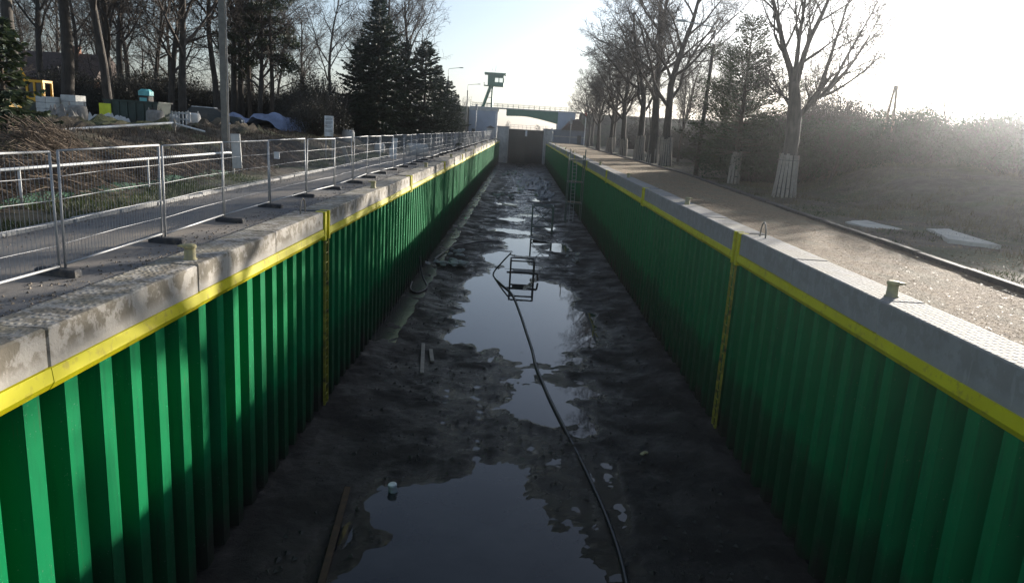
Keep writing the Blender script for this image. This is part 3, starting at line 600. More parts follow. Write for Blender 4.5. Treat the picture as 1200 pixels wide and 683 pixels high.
def conifer(seed, h, rb, mat, gap=0.0, up=-.25, wh=.33, sz=(.42, .15), clump=0, base=.06, bark='bark2', prof=.85):
    r = np.random.RandomState(seed); t = MB(); t.path([(0, 0, -.3), (0, 0, h * .5), (0, 0, h * .98)], [h * .016 + .05, h * .011 + .02, .02], 8, False)
    Q = []; z = h * base
    while z < h * .985:
        f = 1 - (z - h * base) / (h * (1 - base)); bl_ = rb * (f ** prof) * (1.0 + .18 * math.sin(z * 2.3 + seed)) + .12
        nb = int(r.randint(5, 9)); a0 = r.rand() * 6.28
        for b in range(nb):
            if r.rand() < gap: continue
            az = a0 + b * 6.283 / nb + r.normal(0, .2); L = bl_ * r.uniform(.55, 1.18); sl = up + r.normal(0, .12) + (.5 * (1 - f))
            d = np.array([math.cos(az), math.sin(az), sl]); d /= np.linalg.norm(d); sd_ = np.array([-math.sin(az), math.cos(az), 0])
            t.path([(0, 0, z), tuple(d * L * .5 + [0, 0, z]), tuple(d * L + [0, 0, z + .12 * L])], [.035 * (.4 + f), .02, .006], 3, False)
            n = max(3, int(L / .16))
            for i in range(n):
                u = (i + 1) / n
                if clump and u < .35: continue
                p0 = d * L * u + [0, 0, z + .12 * L * u * u]; p = p0
                for s_ in ((-1, 1, 0, -.6, .6) if not clump else (-1, 1, 0, .5, -.5, -.8, .8, .25, -.25, .6, -.6, 1, -1)):
                    if clump: p = p0 + r.normal(0, .17, 3)
                    ln = sz[0] * r.uniform(.7, 1.3) * (1.2 - .5 * u); e = d * r.uniform(.4, 1.0) + sd_ * s_ * r.uniform(.5, 1.1) + np.array([0, 0, r.normal(-.22 if not clump else .15, .28)]); e /= np.linalg.norm(e)
                    wv = np.cross(e, r.normal(0, 1, 3)); wv /= (np.linalg.norm(wv) + 1e-6); wv *= sz[1] * r.uniform(.7, 1.3) * .5
                    Q.append([p - wv * .5, p + e * ln * .5 - wv, p + e * ln, p + e * ln * .5 + wv])
        z += wh * r.uniform(.75, 1.25)
    return t.mesh('trunk', M[bark], True), quads_mesh('crown', np.array(Q), M[mat])
SP = [conifer(3, 14.2, 4.7, 'spruce', sz=(.55, .16), wh=.34, prof=.8, gap=.2), conifer(4, 11.7, 3.9, 'spruce', sz=(.5, .15), wh=.32, prof=.8, gap=.2)]
place_tree('spruce_tree', SP[0], -14.6, 75, 0, 1.0, 'biggest dark spruce behind the left fence', 'spruces behind the left fence')
place_tree('spruce_tree', SP[1], -17.3, 79, 1, .86, 'dark spruce at the left shoulder of the biggest spruce', 'spruces behind the left fence')
place_tree('spruce_tree', SP[1], -11.2, 85, 2, 1.02, 'pointed dark spruce right of the biggest spruce', 'spruces behind the left fence')
place_tree('spruce_tree', SP[0], -13.2, 83, 3, .80, 'dark spruce between the two tallest spruces', 'spruces behind the left fence')
for k, (x, y, s) in enumerate([(-11.0, 96, .72), (-11.4, 107, .70), (-11.8, 119, .68), (-12.4, 132, .66), (-13, 146, .62)]):
    place_tree('spruce_tree', SP[k % 2], x, y, k, s, 'small spruce in the row running back to the bridge, %s behind the pointed spruce' % ORD[k], 'spruces behind the left fence')
# Scots pines left of the spruces: bare stem, separate needle clouds
def scots(seed, h, mat='pine'):
    r = np.random.RandomState(seed); t = MB(); t.path([(0, 0, -.3), (.1, 0, h * .35), (-.1, .1, h * .7), (.1, 0, h)], [.24, .19, .13, .03], 8, False); Q = []
    for k in range(17):
        z = h * (.42 + .57 * (k + r.rand()) / 17); az = r.rand() * 6.28; L = (1 - abs(z / h - .68) * 1.6) * r.uniform(1.2, 2.9) + .4
        e = np.array([math.cos(az) * L, math.sin(az) * L, z + r.uniform(-.2, .6)]); t.path([(0, 0, z), tuple(e * [.5, .5, 1] + [0, 0, -.15]), tuple(e)], [.06, .04, .015], 4, False)
        for c_ in range(4):
            ce = e * [r.uniform(.55, 1.1), r.uniform(.55, 1.1), 1] + r.normal(0, .25, 3) * [1, 1, .4]
            P = r.normal(0, 1, (95, 3)); P /= np.linalg.norm(P, axis=1)[:, None]; rad_ = r.rand(95) ** .4 * r.uniform(.5, .85)
            for q in range(95):
                p = ce + P[q] * rad_[q] * [1, 1, .48]; dr = P[q] + [0, 0, .5] + r.normal(0, .4, 3); dr /= np.linalg.norm(dr); wv = np.cross(dr, r.normal(0, 1, 3)); wv /= np.linalg.norm(wv) + 1e-6; wv *= .035
                Q.append([p - wv, p + dr * .12 - wv * 1.5, p + dr * .26, p + wv])
    return t.mesh('trunk', M['bark2'], True), quads_mesh('crown', np.array(Q), M[mat])
PN = scots(2, 12.5)
place_tree('pine_tree', PN, -23.6, 70, 0, 1.0, 'Scots pine with separate needle clouds right of the concrete pole', 'pines left of the spruces')
place_tree('pine_tree', PN, -26.0, 71, 2.2, .92, 'Scots pine just left of the other, beside the concrete pole', 'pines left of the spruces')
CR = conifer(9, 11, 4.3, 'pine', gap=.22, up=.12, wh=.34, sz=(.26, .06), clump=1, base=.20, prof=.6)
place_tree('pine_tree', CR, 15.2, 52, .7, 1.0, 'loose dark pine between the lamp post and the big bare tree', 'pines on the right verge')
place_tree('pine_tree', conifer(10, 7, 3.0, 'pine', gap=.25, up=.15, wh=.32, sz=(.26, .06), clump=1, base=.12, prof=.6), 17.5, 60, 0, 1.0, 'smaller loose pine right behind the lamp post', 'pines on the right verge')
place_tree('conifer_bush', conifer(14, 3.3, 1.25, 'pine', sz=(.3, .11), wh=.2, base=.03), -17.8, 25.5, 0, 1.15, 'dark green conifer bush at the left picture edge', 'conifer bushes', 'bush')

# shrubs: twig cages with small leaves
def shrub(seed, rx, ry, h, n, mat, leaf=.09, twigs=90, bare=.2):
    r = np.random.RandomState(seed); st = MB()
    for k in range(twigs):
        az = r.rand() * 6.28; q = r.rand() ** .5; e = np.array([math.cos(az) * rx * q, math.sin(az) * ry * q, h * (1.08 - .55 * q * q) * r.uniform(.7, 1.1)])
        b = np.array([e[0] * .35, e[1] * .35, -.1]); md = (b + e) / 2 + r.normal(0, .18, 3); st.path([tuple(b), tuple(md), tuple(e)], [.022, .014, .006], 3, False)
        for j in range(3):
            e2 = md + (e - md) * r.uniform(0, .9); st.path([tuple(e2), tuple(e2 + r.normal(0, .45, 3) + [0, 0, .25])], [.009, .004], 3, False)
    az = r.rand(n) * 6.283; q = r.rand(n) ** .5; top = h * (1 - .6 * q * q) * (1 + .22 * np.sin(az * 3 + seed) * q + .15 * np.sin(az * 7 + 2 * seed)); zz = top * (1 - bare * r.rand(n) ** 2 * 4).clip(.02, 1)
    P = np.stack([np.cos(az) * rx * q, np.sin(az) * ry * q, zz], 1) + r.normal(0, .13, (n, 3))
    a = r.normal(0, 1, (n, 3)); a /= np.linalg.norm(a, axis=1)[:, None]; b = np.cross(a, r.normal(0, 1, (n, 3))); b /= np.linalg.norm(b, axis=1)[:, None]; s_ = (leaf * r.uniform(.6, 1.4, n))[:, None]
    return st.mesh('stems', M['shrub_twig']), quads_mesh('foliage', np.stack([P - a * s_, P + b * s_ * .55, P + a * s_, P - b * s_ * .55], 1), M[mat])
SH = [shrub(1, 3.4, 3.0, 3.0, 12000, 'bramble', twigs=260, leaf=.065), shrub(2, 3.0, 3.4, 2.5, 11000, 'bramble', twigs=260, leaf=.065), shrub(3, 2.6, 2.6, 3.4, 6000, 'ivy', twigs=420, leaf=.06), shrub(4, 2.8, 2.2, 2.6, 5000, 'ivy', twigs=420, leaf=.06)]
def place_shrub(k, x, y, s, rz, label, group):
    o = tag(empty('shrub', (x, y, float(ground_z(x, y)) - .05), rz), label, 'shrub', group); o.scale = (s, s, s * rnd.uniform(.9, 1.1)); inst('stems', SH[k][0], o); inst('foliage', SH[k][1], o)
mnd = [(22.0, 50), (25.5, 47.5), (29.0, 45), (32.5, 42), (36, 40), (23.5, 55), (27.5, 53), (31.5, 50.5), (35.5, 47), (39.5, 43), (26, 60), (30.5, 57.5), (35, 54.5), (40, 50), (20.5, 56), (22, 63), (28.5, 42.5), (31.0, 39), (34, 36), (44, 46), (38, 36), (24, 69), (30, 67), (36, 64), (42, 59), (48, 54), (18.6, 57), (19.6, 53), (54, 60), (48, 68), (40, 74)]
for k, (x, y) in enumerate(mnd): place_shrub(k % 2, x, y, (1.0 if k < 21 else 1.35) + .1 * math.sin(k), k * 1.1, 'low dense bramble thicket growing over the right hand mound', 'bramble thickets on the right mound')
th = [(19, 68), (20, 76), (19.5, 84), (20, 93), (19.3, 102), (20.5, 112), (19.5, 122), (20.8, 133), (19.5, 145), (20.5, 157), (19.5, 169), (23.5, 72), (24.5, 82), (25, 95), (25, 108), (26, 122), (19.0, 61), (17.8, 66), (26, 140), (22, 181)]
for k, (x, y) in enumerate(th): place_shrub(2 + k % 2, x + 6.5, y, 1.4 + .2 * math.sin(k * 2), k * 1.3, 'brown twiggy shrub in the thicket behind the right hand tree row', 'twiggy shrubs in the right thicket')
lt = [(-33, 72), (-38, 76), (-43, 80), (-48, 84), (-54, 88), (-60, 92), (-66, 96), (-29, 78), (-35, 84), (-41, 90), (-47, 95), (-53, 100), (-72, 100), (-24.5, 82), (-27.5, 90), (-31, 98), (-19.5, 90), (-21.5, 86), (-22, 96), (-18.5, 66), (-21, 76), (-17, 60), (-36, 66), (-44, 72)]
for k, (x, y) in enumerate(lt): place_shrub(2 + k % 2, x, y, (1.2 if y < 70 else 1.45) + .3 * math.sin(k * 2), k * 1.3, 'brown twiggy undergrowth shrub at the back of the left yard', 'twiggy undergrowth of the left wood')
place_tree('sapling', bare_tree(31, 5.2, .09, .12, (25, 60), kids=(9, 6, 5, 3), rmin=.010), 28.3, 50, 0, 1.0, 'fine twigged sapling on top of the bramble mound', 'saplings on the mound')
place_tree('sapling', bare_tree(32, 4.2, .07, .12, (30, 65), kids=(8, 6, 4, 3), rmin=.010), 20.0, 47.5, 0, 1.15, 'leaning twiggy sapling right of the big bare tree', 'saplings on the mound', lean=(0, .25))
pa = tag(empty('pole_pair', (24.4, 50, float(ground_z(24.4, 50)))), 'two bare poles leaning together on the bramble mound', 'poles')
for dx in (-.45, .45): p_ = MB(); p_.bar((dx, 0, 0), (0.06 * (1 if dx > 0 else -1) + .1, 0, 4.9), .09, 6); p_.build('pole', M['wood'], pa)

# board guards round trunks
def guard(x, y, rad, h, lb, n=9):
    o = tag(empty('trunk_guard', (x, y, float(ground_z(x, y)))), lb, 'trunk guard', 'board guards round tree trunks'); m = MB(); m.box((0, 0, 0), (.16, .028, h)); me = m.mesh('board', M['board'])
    for k in range(n):
        a = 6.283 * k / n + .15; q = rad + rnd.uniform(-.02, .05)
        inst('board', me, o, (math.cos(a) * q, math.sin(a) * q, h / 2 - .05), (-rnd.uniform(.03, .09), rnd.uniform(-.04, .04), a - math.pi / 2 + math.pi), (1, 1, rnd.uniform(.93, 1.04)))
    for z in (.5, h - .4):
        w_ = MB(); w_.path([(math.cos(t * .3927) * (rad + .055), math.sin(t * .3927) * (rad + .055), z) for t in range(17)], .012, 4, False); w_.build('binding', M['dark_steel'], o)
guard(15.1, 41.6, .56, 2.45, 'weathered board guard round the trunk of the big bare tree', 17)
guard(15.3, 78.0, .62, 3.0, 'splayed board guard on the nearest of the three close trees', 17); guard(15.1, 84.5, .60, 3.1, 'board guard on the middle of the three close trees', 17); guard(14.6, 91, .58, 3.1, 'board guard on the farthest of the three close trees', 17)
guard(15.2, 52, .36, 2.3, 'narrow board guard on the loose dark pine', 11)
for k, y in enumerate((104, 112, 121, 130)): guard((14.4, 15.5, 14.5, 16)[k], y, .5, 2.6, 'pale board guard in the far right tree row, %s beyond the three close ones' % ORD[k], 14)

# grass and litter
def blades(name, pts, hgt, wdt, mat, label, seed=1, flat=False):
    r = np.random.RandomState(seed); n = len(pts); a = r.rand(n) * 6.283; w_ = np.stack([np.cos(a), np.sin(a), np.zeros(n)], 1) * wdt * r.uniform(.6, 1.3, (n, 1)); up = np.stack([r.normal(0, .45, n), r.normal(0, .45, n), np.ones(n) * (.15 if flat else 1)], 1) * hgt * r.uniform(.5, 1.3, (n, 1))
    tag(inst(name, quads_mesh(name, np.stack([pts - w_, pts + w_, pts + up + w_ * .3, pts + up - w_ * .3], 1), M[mat])), label, kind='stuff')
r = np.random.RandomState(8); n = 26000; X = r.uniform(-13.2, -10.65, n); Y = 6 + 60 * r.rand(n) ** 1.4; k = fbm(X * .6, Y * .35) > .03; X, Y = X[k], Y[k]
blades('verge_grass', np.stack([X, Y, ground_z(X, Y) - .01], 1), .13, .012, 'grass', 'green grass on the verge behind the left kerb')
n = 30000; Y = 10 + 85 * r.rand(n) ** 1.5; X = kerb_x(Y) + .35 + 9 * r.rand(n) ** 1.2; k = fbm(X * .35, Y * .25) > .02; X, Y = X[k], Y[k]
blades('rough_grass', np.stack([X, Y, ground_z(X, Y) - .01], 1), .11, .012, 'grass', 'thin rough grass beyond the right path', 2)
n = 26000; Y = 9 + 80 * r.rand(n) ** 1.5; X = kerb_x(Y) + .2 + 9 * r.rand(n); blades('leaf_litter', np.stack([X, Y, ground_z(X, Y) + .01], 1), .09, .03, 'litter', 'dead leaves scattered beyond the right path', 3, True)
n = 18000; Y = 5 + 60 * r.rand(n) ** 1.6; X = 7.5 + (kerb_x(Y) - 7.6) * r.rand(n); blades('path_litter', np.stack([X, Y, 0 * X + .055], 1), .05, .015, 'litter', 'bits of bark and straw trodden into the right path', 4, True)
n = 18000; Y = 20 + 34 * r.rand(n); X = kerb_x(Y) + 1.5 + 15 * r.rand(n); k = (fbm(X * .5 + 4, Y * .5) > -.08) & ~((X > 12.6) & (X < 17.2) & (Y > 22.3) & (Y < 31.2)); X, Y = X[k], Y[k]; blades('dry_grass', np.stack([X, Y, ground_z(X, Y)], 1), .24, .012, 'dry', 'dry grass tufts on the dirt below the bramble mound', 6)
n = 16000; X = -12.9 - 7 * r.rand(n); Y = 8 + 55 * r.rand(n); blades('bank_litter', np.stack([X, Y, ground_z(X, Y)], 1), .22, .014, 'stick', 'dry stalks on the brown left bank', 5)

# ------------------------------------------------------------------ poles and lamps
o = tag(empty('concrete_pole', (-14.0, 35, float(ground_z(-14, 35)) - .2)), 'tall plain concrete pole behind the left fence, cut by the top edge', 'pole')
p_ = MB(); p_.prism([(-.15, -.11), (.15, -.11), (.15, .11), (-.15, .11)], 'z', 0, 9.5); p_.build('shaft', M['pole'], o)
p_ = MB(); p_.bar((.17, -.02, .2), (.17, -.02, 9.4), .025, 6); p_.build('conduit', M['galv'], o)
def lamp(x, y, h, arm, label, lean=0.0, mat='dark_wood'):
    z = float(ground_z(x, y)); o = tag(empty('street_lamp', (x, y, z)), label, 'street lamp', 'street lamps by the lock'); o.rotation_euler = (0, lean, 0)
    p_ = MB(); p_.path([(0, 0, -.2), (0, 0, h * .9)], [.19, .13], 8); p_.build('post', M[mat], o, smooth=True); s_ = 1 if arm > 0 else -1
    p_ = MB(); p_.path([(0, 0, h * .88), (0, 0, h * .985), (.1 * s_, 0, h * 1.01), (arm, 0, h * 1.03)], .045, 6); p_.build('arm', M['galv'], o)
    p_ = MB(); p_.prism([(-.42, .0), (-.3, .10), (.30, .12), (.42, .02), (.3, -.05), (-.3, -.05)], 'y', -.13, .13); q = p_.build('lamp_head', M['pale_concrete'], o); q.location = (arm + .35 * s_, 0, h * 1.03)
lamp(14.1, 58.9, 11.3, -2.4, 'tilted dark street lamp reaching over the right path', .03)
lamp(-14.2, 140, 12.6, 2.0, 'grey street lamp above the spruce row, nearer to the camera', mat='pole'); lamp(-13.5, 180, 12.2, 2.3, 'grey street lamp beside the spruce row, nearer to the tower', mat='pole')

# ------------------------------------------------------------------ far end: piers, gates, bridge, tower
def thing(name, loc, lb, cat, group=None): return tag(empty(name, loc), lb, cat, group)
for sd_, x0, x1, lb in (('l', -6.52, -3.5, 'pale concrete pier left of the lock gates'), ('r', 6.1, 8.2, 'pale concrete pier right of the lock gates')):
    o = thing('gate_pier', ((x0 + x1) / 2, 202, -6.6), lb, 'pier', 'piers of the lock gates'); hw = (x1 - x0) / 2
    p_ = MB(); p_.cbox(-hw, hw, -4.4, 8, 0, 9.6, .06); p_.build('shaft', M['pale_concrete'], o)
    p_ = MB(); p_.cbox(-hw - .12, hw + .12, -4.6, 8.1, 9.603, 9.95, .05); p_.build('cap', M['concrete'], o)
    xx = hw - .35 if sd_ == 'l' else -hw + .35
    for q in (-.22, .22): p_ = MB(); p_.bar((xx + q, -4.55, .5), (xx + q, -4.55, 10.6), .05, 6); p_.build('stile', M['galv'], o)
    rg = MB(); rg.bar((xx - .22, -4.55, 0), (xx + .22, -4.55, 0), .03, 5); rm = rg.mesh('rung', M['galv'])
    for q in range(16): inst('rung', rm, o, (0, 0, .8 + q * .6))
for s_, xa, xb, lb in ((1, -3.5, 1.3, 'left leaf of the dark steel lock gates'), (-1, 6.1, 1.3, 'right leaf of the dark steel lock gates')):
    o = thing('lock_gate', (xa, 204, -6.6), lb, 'gate', 'leaves of the lock gates'); L = abs(xb - xa); a = R(13) * s_; cs, sn = math.cos(a), math.sin(a); Ls = L / cs
    def gb(nm, u0, u1, d0, d1, z0, z1, mat='gate'):
        p_ = MB(); p_.bbox(u0 * s_, u1 * s_, d0, d1, z0, z1) if s_ > 0 else p_.bbox(-u1, -u0, d0, d1, z0, z1); q = p_.build(nm, M[mat], o); q.rotation_euler = (0, 0, a); return q
    gb('skin_plate', 0, Ls - .02, 0, .06, .2, 9.3)
    for z in np.linspace(.5, 9.0, 7): gb('girder', .1, Ls - .1, -.16, -.003, z - .09, z + .09)
    for u in (.12, Ls * .5, Ls - .15): gb('stiffener', u - .1, u + .1, -.22, -.162, .2, 9.3)
    gb('walkway', 0, Ls - .02, -.7, .1, 9.303, 9.42, 'galv')
    for u in np.linspace(.1, Ls - .15, 5): gb('railing_post', u - .03, u + .03, -.68, -.62, 9.42, 10.5, 'galv')
    for z in (9.95, 10.47): gb('railing_bar', .05, Ls - .1, -.675, -.625, z, z + .05, 'galv')
o = thing('gauge_board', (1.3, 202.5, 1.0), 'small white board fixed where the two gate leaves meet', 'board'); p_ = MB(); p_.cbox(-.28, .28, -.06, .0, 0, 1.6, .03); p_.build('plate', M['white'], o); p_ = MB(); p_.bbox(-.08, .08, 0, .45, .3, .5); p_.build('bracket', M['galv'], o)
# drawbridge
o = thing('drawbridge', (2, 214, 0), 'green steel girder bridge crossing behind the lock gates', 'bridge')
bt = []
for k in range(13):
    x = -6.6 + k * (14.6) / 12; u = k / 12; bt.append((x, 6.35 + .42 * math.sin(u * math.pi * .62) * (1 - u) - 1.45 * max(0, u - .35) ** 1.3 / .65 ** 1.3))
for yy_, nm in ((-3.2, 'near'), (3.2, 'far')):
    p_ = MB(); p_.prism([(bt[0][0], 8.15)] + bt + [(bt[-1][0], 8.15)], 'y', yy_ - .2, yy_ + .2); p_.build('girder', M['dark_green'], o)
    p_ = MB(); p_.bbox(-17, 14.6, yy_ - .34, yy_ + .34, 8.153, 8.42); p_.build('deck_edge', M['pale_concrete'], o)
    pm = MB(); pm.bbox(-.04, .04, -.04, .04, 8.42, 9.45); pm = pm.mesh('railing_post', M['dark_green'])
    for x in np.arange(-16.8, 14.5, 1.5): inst('railing_post', pm, o, (float(x), yy_ + (-.2 if yy_ < 0 else .2), 0))
    for z in (8.9, 9.42): p_ = MB(); p_.bbox(-16.9, 14.5, yy_ + (-.24 if yy_ < 0 else .16), yy_ + (-.16 if yy_ < 0 else .24), z, z + .07); p_.build('railing_bar', M['dark_green'], o)
p_ = MB(); p_.bbox(-17, 14.6, -2.85, 2.85, 8.16, 8.38); p_.build('deck', M['asphalt'], o)
o = thing('bridge_abutment', (12.3, 214, 0), 'blue grey abutment carrying the right end of the green bridge', 'abutment', 'bridge abutments'); p_ = MB(); p_.bbox(-2.3, 2.6, -3.6, 3.6, 0, 8.12); p_.build('shaft', M['bluegrey'], o); p_ = MB(); p_.bbox(-2.45, 2.75, -3.75, 3.75, 2.6, 2.9); p_.build('ledge', M['concrete'], o)
o = thing('bridge_abutment', (-11.2, 213, 0), 'blue grey abutment house under the green tower', 'abutment', 'bridge abutments'); p_ = MB(); p_.bbox(-3.8, 3.6, -3.4, 3.6, 0, 7.3); p_.build('shaft', M['bluegrey'], o)
p_ = MB(); p_.bbox(-3.9, 4.3, -3.6, 3.7, 7.303, 8.1); p_.build('cornice', M['pale_concrete'], o); p_ = MB(); p_.bbox(3.62, 4.2, -3.3, -2.7, 0, 7.3); p_.build('corner_post', M['white'], o); p_ = MB(); p_.bbox(-2.9, -1.9, -3.45, -3.38, .0, 2.2); p_.build('door', M['dark_steel'], o)
m = MB(); pr = [(194, -.5), (234, -.5), (217.5, 8.2), (210.5, 8.2)]; m.prism(pr, 'x', 16.6, 160); m.prism(pr, 'x', -160, -15.2); o = m.build('road_embankment', M['ground'], None); tag(o, 'earth embankment carrying the bridge road', kind='structure')
o = thing('control_tower', (-9, 217, 0), 'green lock control tower with a glazed cabin on leaning legs', 'tower')
for ax, bx_, yy_ in ((-2.9, -.7, -1.4), (-2.9, -.7, 1.4), (-.05, -.05, -1.4), (-.05, -.05, 1.4)):
    p_ = MB(); p_.path([(ax - (1.4 if ax < -1 else 0), yy_, 3.5 if ax < -1 else 0), (bx_, yy_, 14.5)], .36, 4); p_.build('leg', M['dark_green'], o)
for z in (9.5, 11.2, 12.9): p_ = MB(); p_.bar((-2.9 + (z - 8.5) * .36, -1.4, z), (-.05, -1.4, z), .09, 5); p_.build('brace', M['dark_green'], o)
cb = MB(); cb.bbox(-1.5, 3.05, -2, 2, 14.4, 15.5); cb.bbox(-1.5, .35, 1.9, 2, 15.503, 16.9); cb.bbox(2.85, 3.05, 1.9, 2, 15.503, 16.9); cb.bbox(-1.5, .55, -2, -1.9, 15.503, 16.9); cb.bbox(2.8, 3.05, -2, -1.9, 15.503, 16.9); cb.bbox(1.55, 1.8, -2, -1.9, 15.503, 16.9); cb.bbox(-1.5, -1.4, -1.9, 1.9, 15.503, 16.9); cb.bbox(-1.5, 3.05, -2, 2, 16.903, 17.6)
cab = cb.build('cabin', M['dark_green'], o)
mw = bpy.data.materials.new('cabin_glazing'); mw.use_nodes = True; bw = mw.node_tree.nodes['Principled BSDF']; bw.inputs['Base Color'].default_value = (.95, .97, .98, 1); bw.inputs['Transmission Weight'].default_value = 1.0; bw.inputs['Roughness'].default_value = .0; bw.inputs['IOR'].default_value = 1.03
for x0, x1 in ((.55, 1.55), (1.8, 2.8)): p_ = MB(); p_.bbox(x0, x1, -1.97, -1.93, 15.5, 16.9); p_.build('window_pane', mw, cab)
p_ = MB(); p_.bbox(.35, 2.85, 1.93, 1.97, 15.5, 16.9); p_.build('window_pane', mw, cab)
p_ = MB(); p_.bbox(-2.5, 3.6, -2.5, 2.5, 17.603, 18.05); rf = p_.build('roof', M['dark_green'], o); p_ = MB(); p_.bar((.3, 0, 18), (.7, 0, 20.2), .04, 5); p_.bar((-.6, 0, 18), (-.3, 0, 19.6), .035, 5); p_.build('antenna', M['galv'], rf)
p_ = MB(); p_.bbox(-2.6, -1.503, -1.6, 1.6, 14.4, 14.6); p_.build('balcony', M['dark_green'], o)
p_ = MB(); p_.bbox(-2.6, -2.5, -1.6, 1.6, 15.3, 15.42); p_.bbox(-2.6, -2.52, -1.6, -1.5, 14.6, 15.3); p_.bbox(-2.6, -2.52, 1.5, 1.6, 14.6, 15.3); p_.build('balcony_rail', M['galv'], o)
# lock keeper's shed right of the gates
o = thing('gate_shed', (11.6, 191, 0), 'blue grey shed with a dark pitched roof right of the lock gates', 'shed')
p_ = MB(); p_.bbox(-3.4, 4.6, -2.5, 3, -.1, 3.3); p_.build('wall', M['slate'], o); p_ = MB(); p_.prism([(-1.6, 3.303), (5.1, 3.303), (5.1, 3.5), (2.4, 6.2), (.6, 5.6)], 'y', -2.9, 3.4); p_.build('roof', M['roof'], o)
p_ = MB(); p_.bbox(-3.43, 4.63, -2.53, -2.47, 1.5, 1.75); p_.build('band', M['concrete'], o)
p_ = MB(); p_.bbox(2.6, 3.6, -2.56, -2.48, 0, 2.1); p_.build('door', M['dark_steel'], o)
for x, y, lb, h in ((15.1, 178, 'white signal mast with a red top right of the shed', 8.2), (12.0, 183, 'thin grey mast in front of the gate shed', 6.2), (-11.8, 190, 'thin grey mast in front of the abutment house', 8.3)):
    o = thing('signal_mast', (x, y, 0), lb, 'mast', 'masts at the lock end'); p_ = MB(); p_.path([(0, 0, -.2), (0, 0, h)], [.11, .07], 7); p_.build('pole', M['white' if x > 13 else 'galv'], o)
    p_ = MB(); p_.cbox(-.3, .3, -.12, .12, h - 1.4, h, .05); p_.build('signal_head', M['red' if x > 13 else 'galv'], o)
o = thing('balance_beam', (8.9, 197, 0), 'white folded gate beam standing right of the lock gates', 'gate beam'); p_ = MB(); p_.bar((-1.0, 0, 3.4), (1.0, -1, 1.4), .22, 6); p_.bar((-.9, 0, 3.6), (-.5, 0, 0), .14, 6); p_.build('beam', M['white'], o); p_ = MB(); p_.box((1.0, -1, 1.3), (1.1, .5, .5), 0, 0, .5); p_.build('counterweight', M['white'], o)
o = thing('winch_house', (-8.2, 196, 0), 'small pale winch housing left of the lock gates', 'housing'); p_ = MB(); p_.cbox(-1.0, 1.0, -1, 1, -.1, 2.7, .05); p_.build('wall', M['pale_concrete'], o); p_ = MB(); p_.prism([(-1.2, 2.703), (1.2, 2.703), (0, 3.3)], 'y', -1.2, 1.2); p_.build('roof', M['roof'], o)
# far skyline trees beyond the gates
for k, (x, y, s) in enumerate([(-24, 300, .7), (22, 310, .7), (34, 260, .9), (-35, 250, .8), (8.8, 380, .4), (-7.5, 400, .35)]):
    place_tree('bare_tree', TP[k % 5], x, y, k, s, 'distant bare tree beyond the bridge, %s of those far ones from the lock' % ORD[k], 'distant trees beyond the bridge', z=-.2)

# ------------------------------------------------------------------ things in the lock chamber
def smooth_path(pts, n=6):
    P = [Vector(p) for p in pts]; out = []
    for i in range(len(P) - 1):
        a, b, c, d = P[max(i - 1, 0)], P[i], P[i + 1], P[min(i + 2, len(P) - 1)]
        for k in range(n):
            t = k / n; out.append(.5 * ((2 * b) + (c - a) * t + (2 * a - 5 * b + 4 * c - d) * t * t + (3 * b - a - 3 * c + d) * t ** 3))
    return out + [P[-1]]
def on_floor(pts, r): return [(x, y, floor_z(x, y) + r * .8) for x, y in pts]
hp = on_floor([(-1.26, 45.3), (-.7, 42.6), (0.0, 40.0), (.45, 36), (.78, 32.2), (1.0, 29.6), (1.12, 27.4), (1.35, 25.4), (1.56, 23.7), (1.98, 20.9), (2.39, 18.1), (2.66, 15.6), (2.74, 13.5), (2.6, 10)], .05)
m = MB(); m.path(smooth_path([(-.2, 45.5, -4.95), (-.75, 45.5, -5.6)] + hp), .05, 8); tag(m.build('drain_hose', M['hose'], smooth=True), 'long black hose running from the frame towards the viewer', 'hose')
m = MB(); m.path(smooth_path(on_floor([(-1.4, 58.5), (-2.6, 58), (-3.6, 56.5)], .05) + [(-4.5, 53.5, -6.0), (-5.0, 50, -6.0), (-5.25, 47, -5.95)]), .05, 8); tag(m.build('drain_hose', M['hose'], smooth=True), 'black hose curving over the left toe to the far puddle', 'hose')
m = MB(); m.path(smooth_path([(-5.35, 40.5, -4.6), (-5.1, 40.0, -5.6), (-4.7, 39.0, -6.05), (-5.0, 37.6, -6.05), (-5.45, 38.0, -6.0), (-5.6, 39.5, -5.9)]), .045, 8); tag(m.build('cable_loop', M['hose'], smooth=True), 'loop of black cable hanging down the left wall', 'cable')
def frame(name, x, y, wx, wy, h, lb, mid, cross, mat):
    o = thing(name, (x, y, floor_z(x, y) - .12), lb, 'steel frame', 'steel frames on the lock floor'); hx, hy = wx / 2, wy / 2
    for sx in (-1, 1):
        for sy in (-1, 1): p_ = MB(); p_.bar((sx * hx, sy * hy, 0), (sx * hx, sy * hy, h), .055, 6); p_.build('leg', M[mat], o)
    for z in (h, mid):
        for sy in (-1, 1): p_ = MB(); p_.bar((-hx, sy * hy, z), (hx, sy * hy, z), .05, 6); p_.build('rail', M[mat], o)
        for sx in (-1, 1): p_ = MB(); p_.bar((sx * hx, -hy, z), (sx * hx, hy, z), .05, 6); p_.build('rail', M[mat], o)
    if cross: p_ = MB(); p_.bar((-hx, -hy, h), (hx, -hy, mid), .035, 5); p_.build('brace', M[mat], o); p_ = MB(); p_.bar((-hx, -hy, mid), (hx, -hy, h), .035, 5); p_.build('brace', M[mat], o)
    p_ = MB(); p_.bbox(-hx * .8, hx * .85, -hy * .7, hy * .7, mid - .02, mid + .05); p_.build('platform', M['dark_steel'], o); return o
f1 = frame('pump_frame', .55, 44.5, 1.45, 1.1, 1.35, 'low steel pump frame standing in the big puddle', .62, False, 'dark_steel')
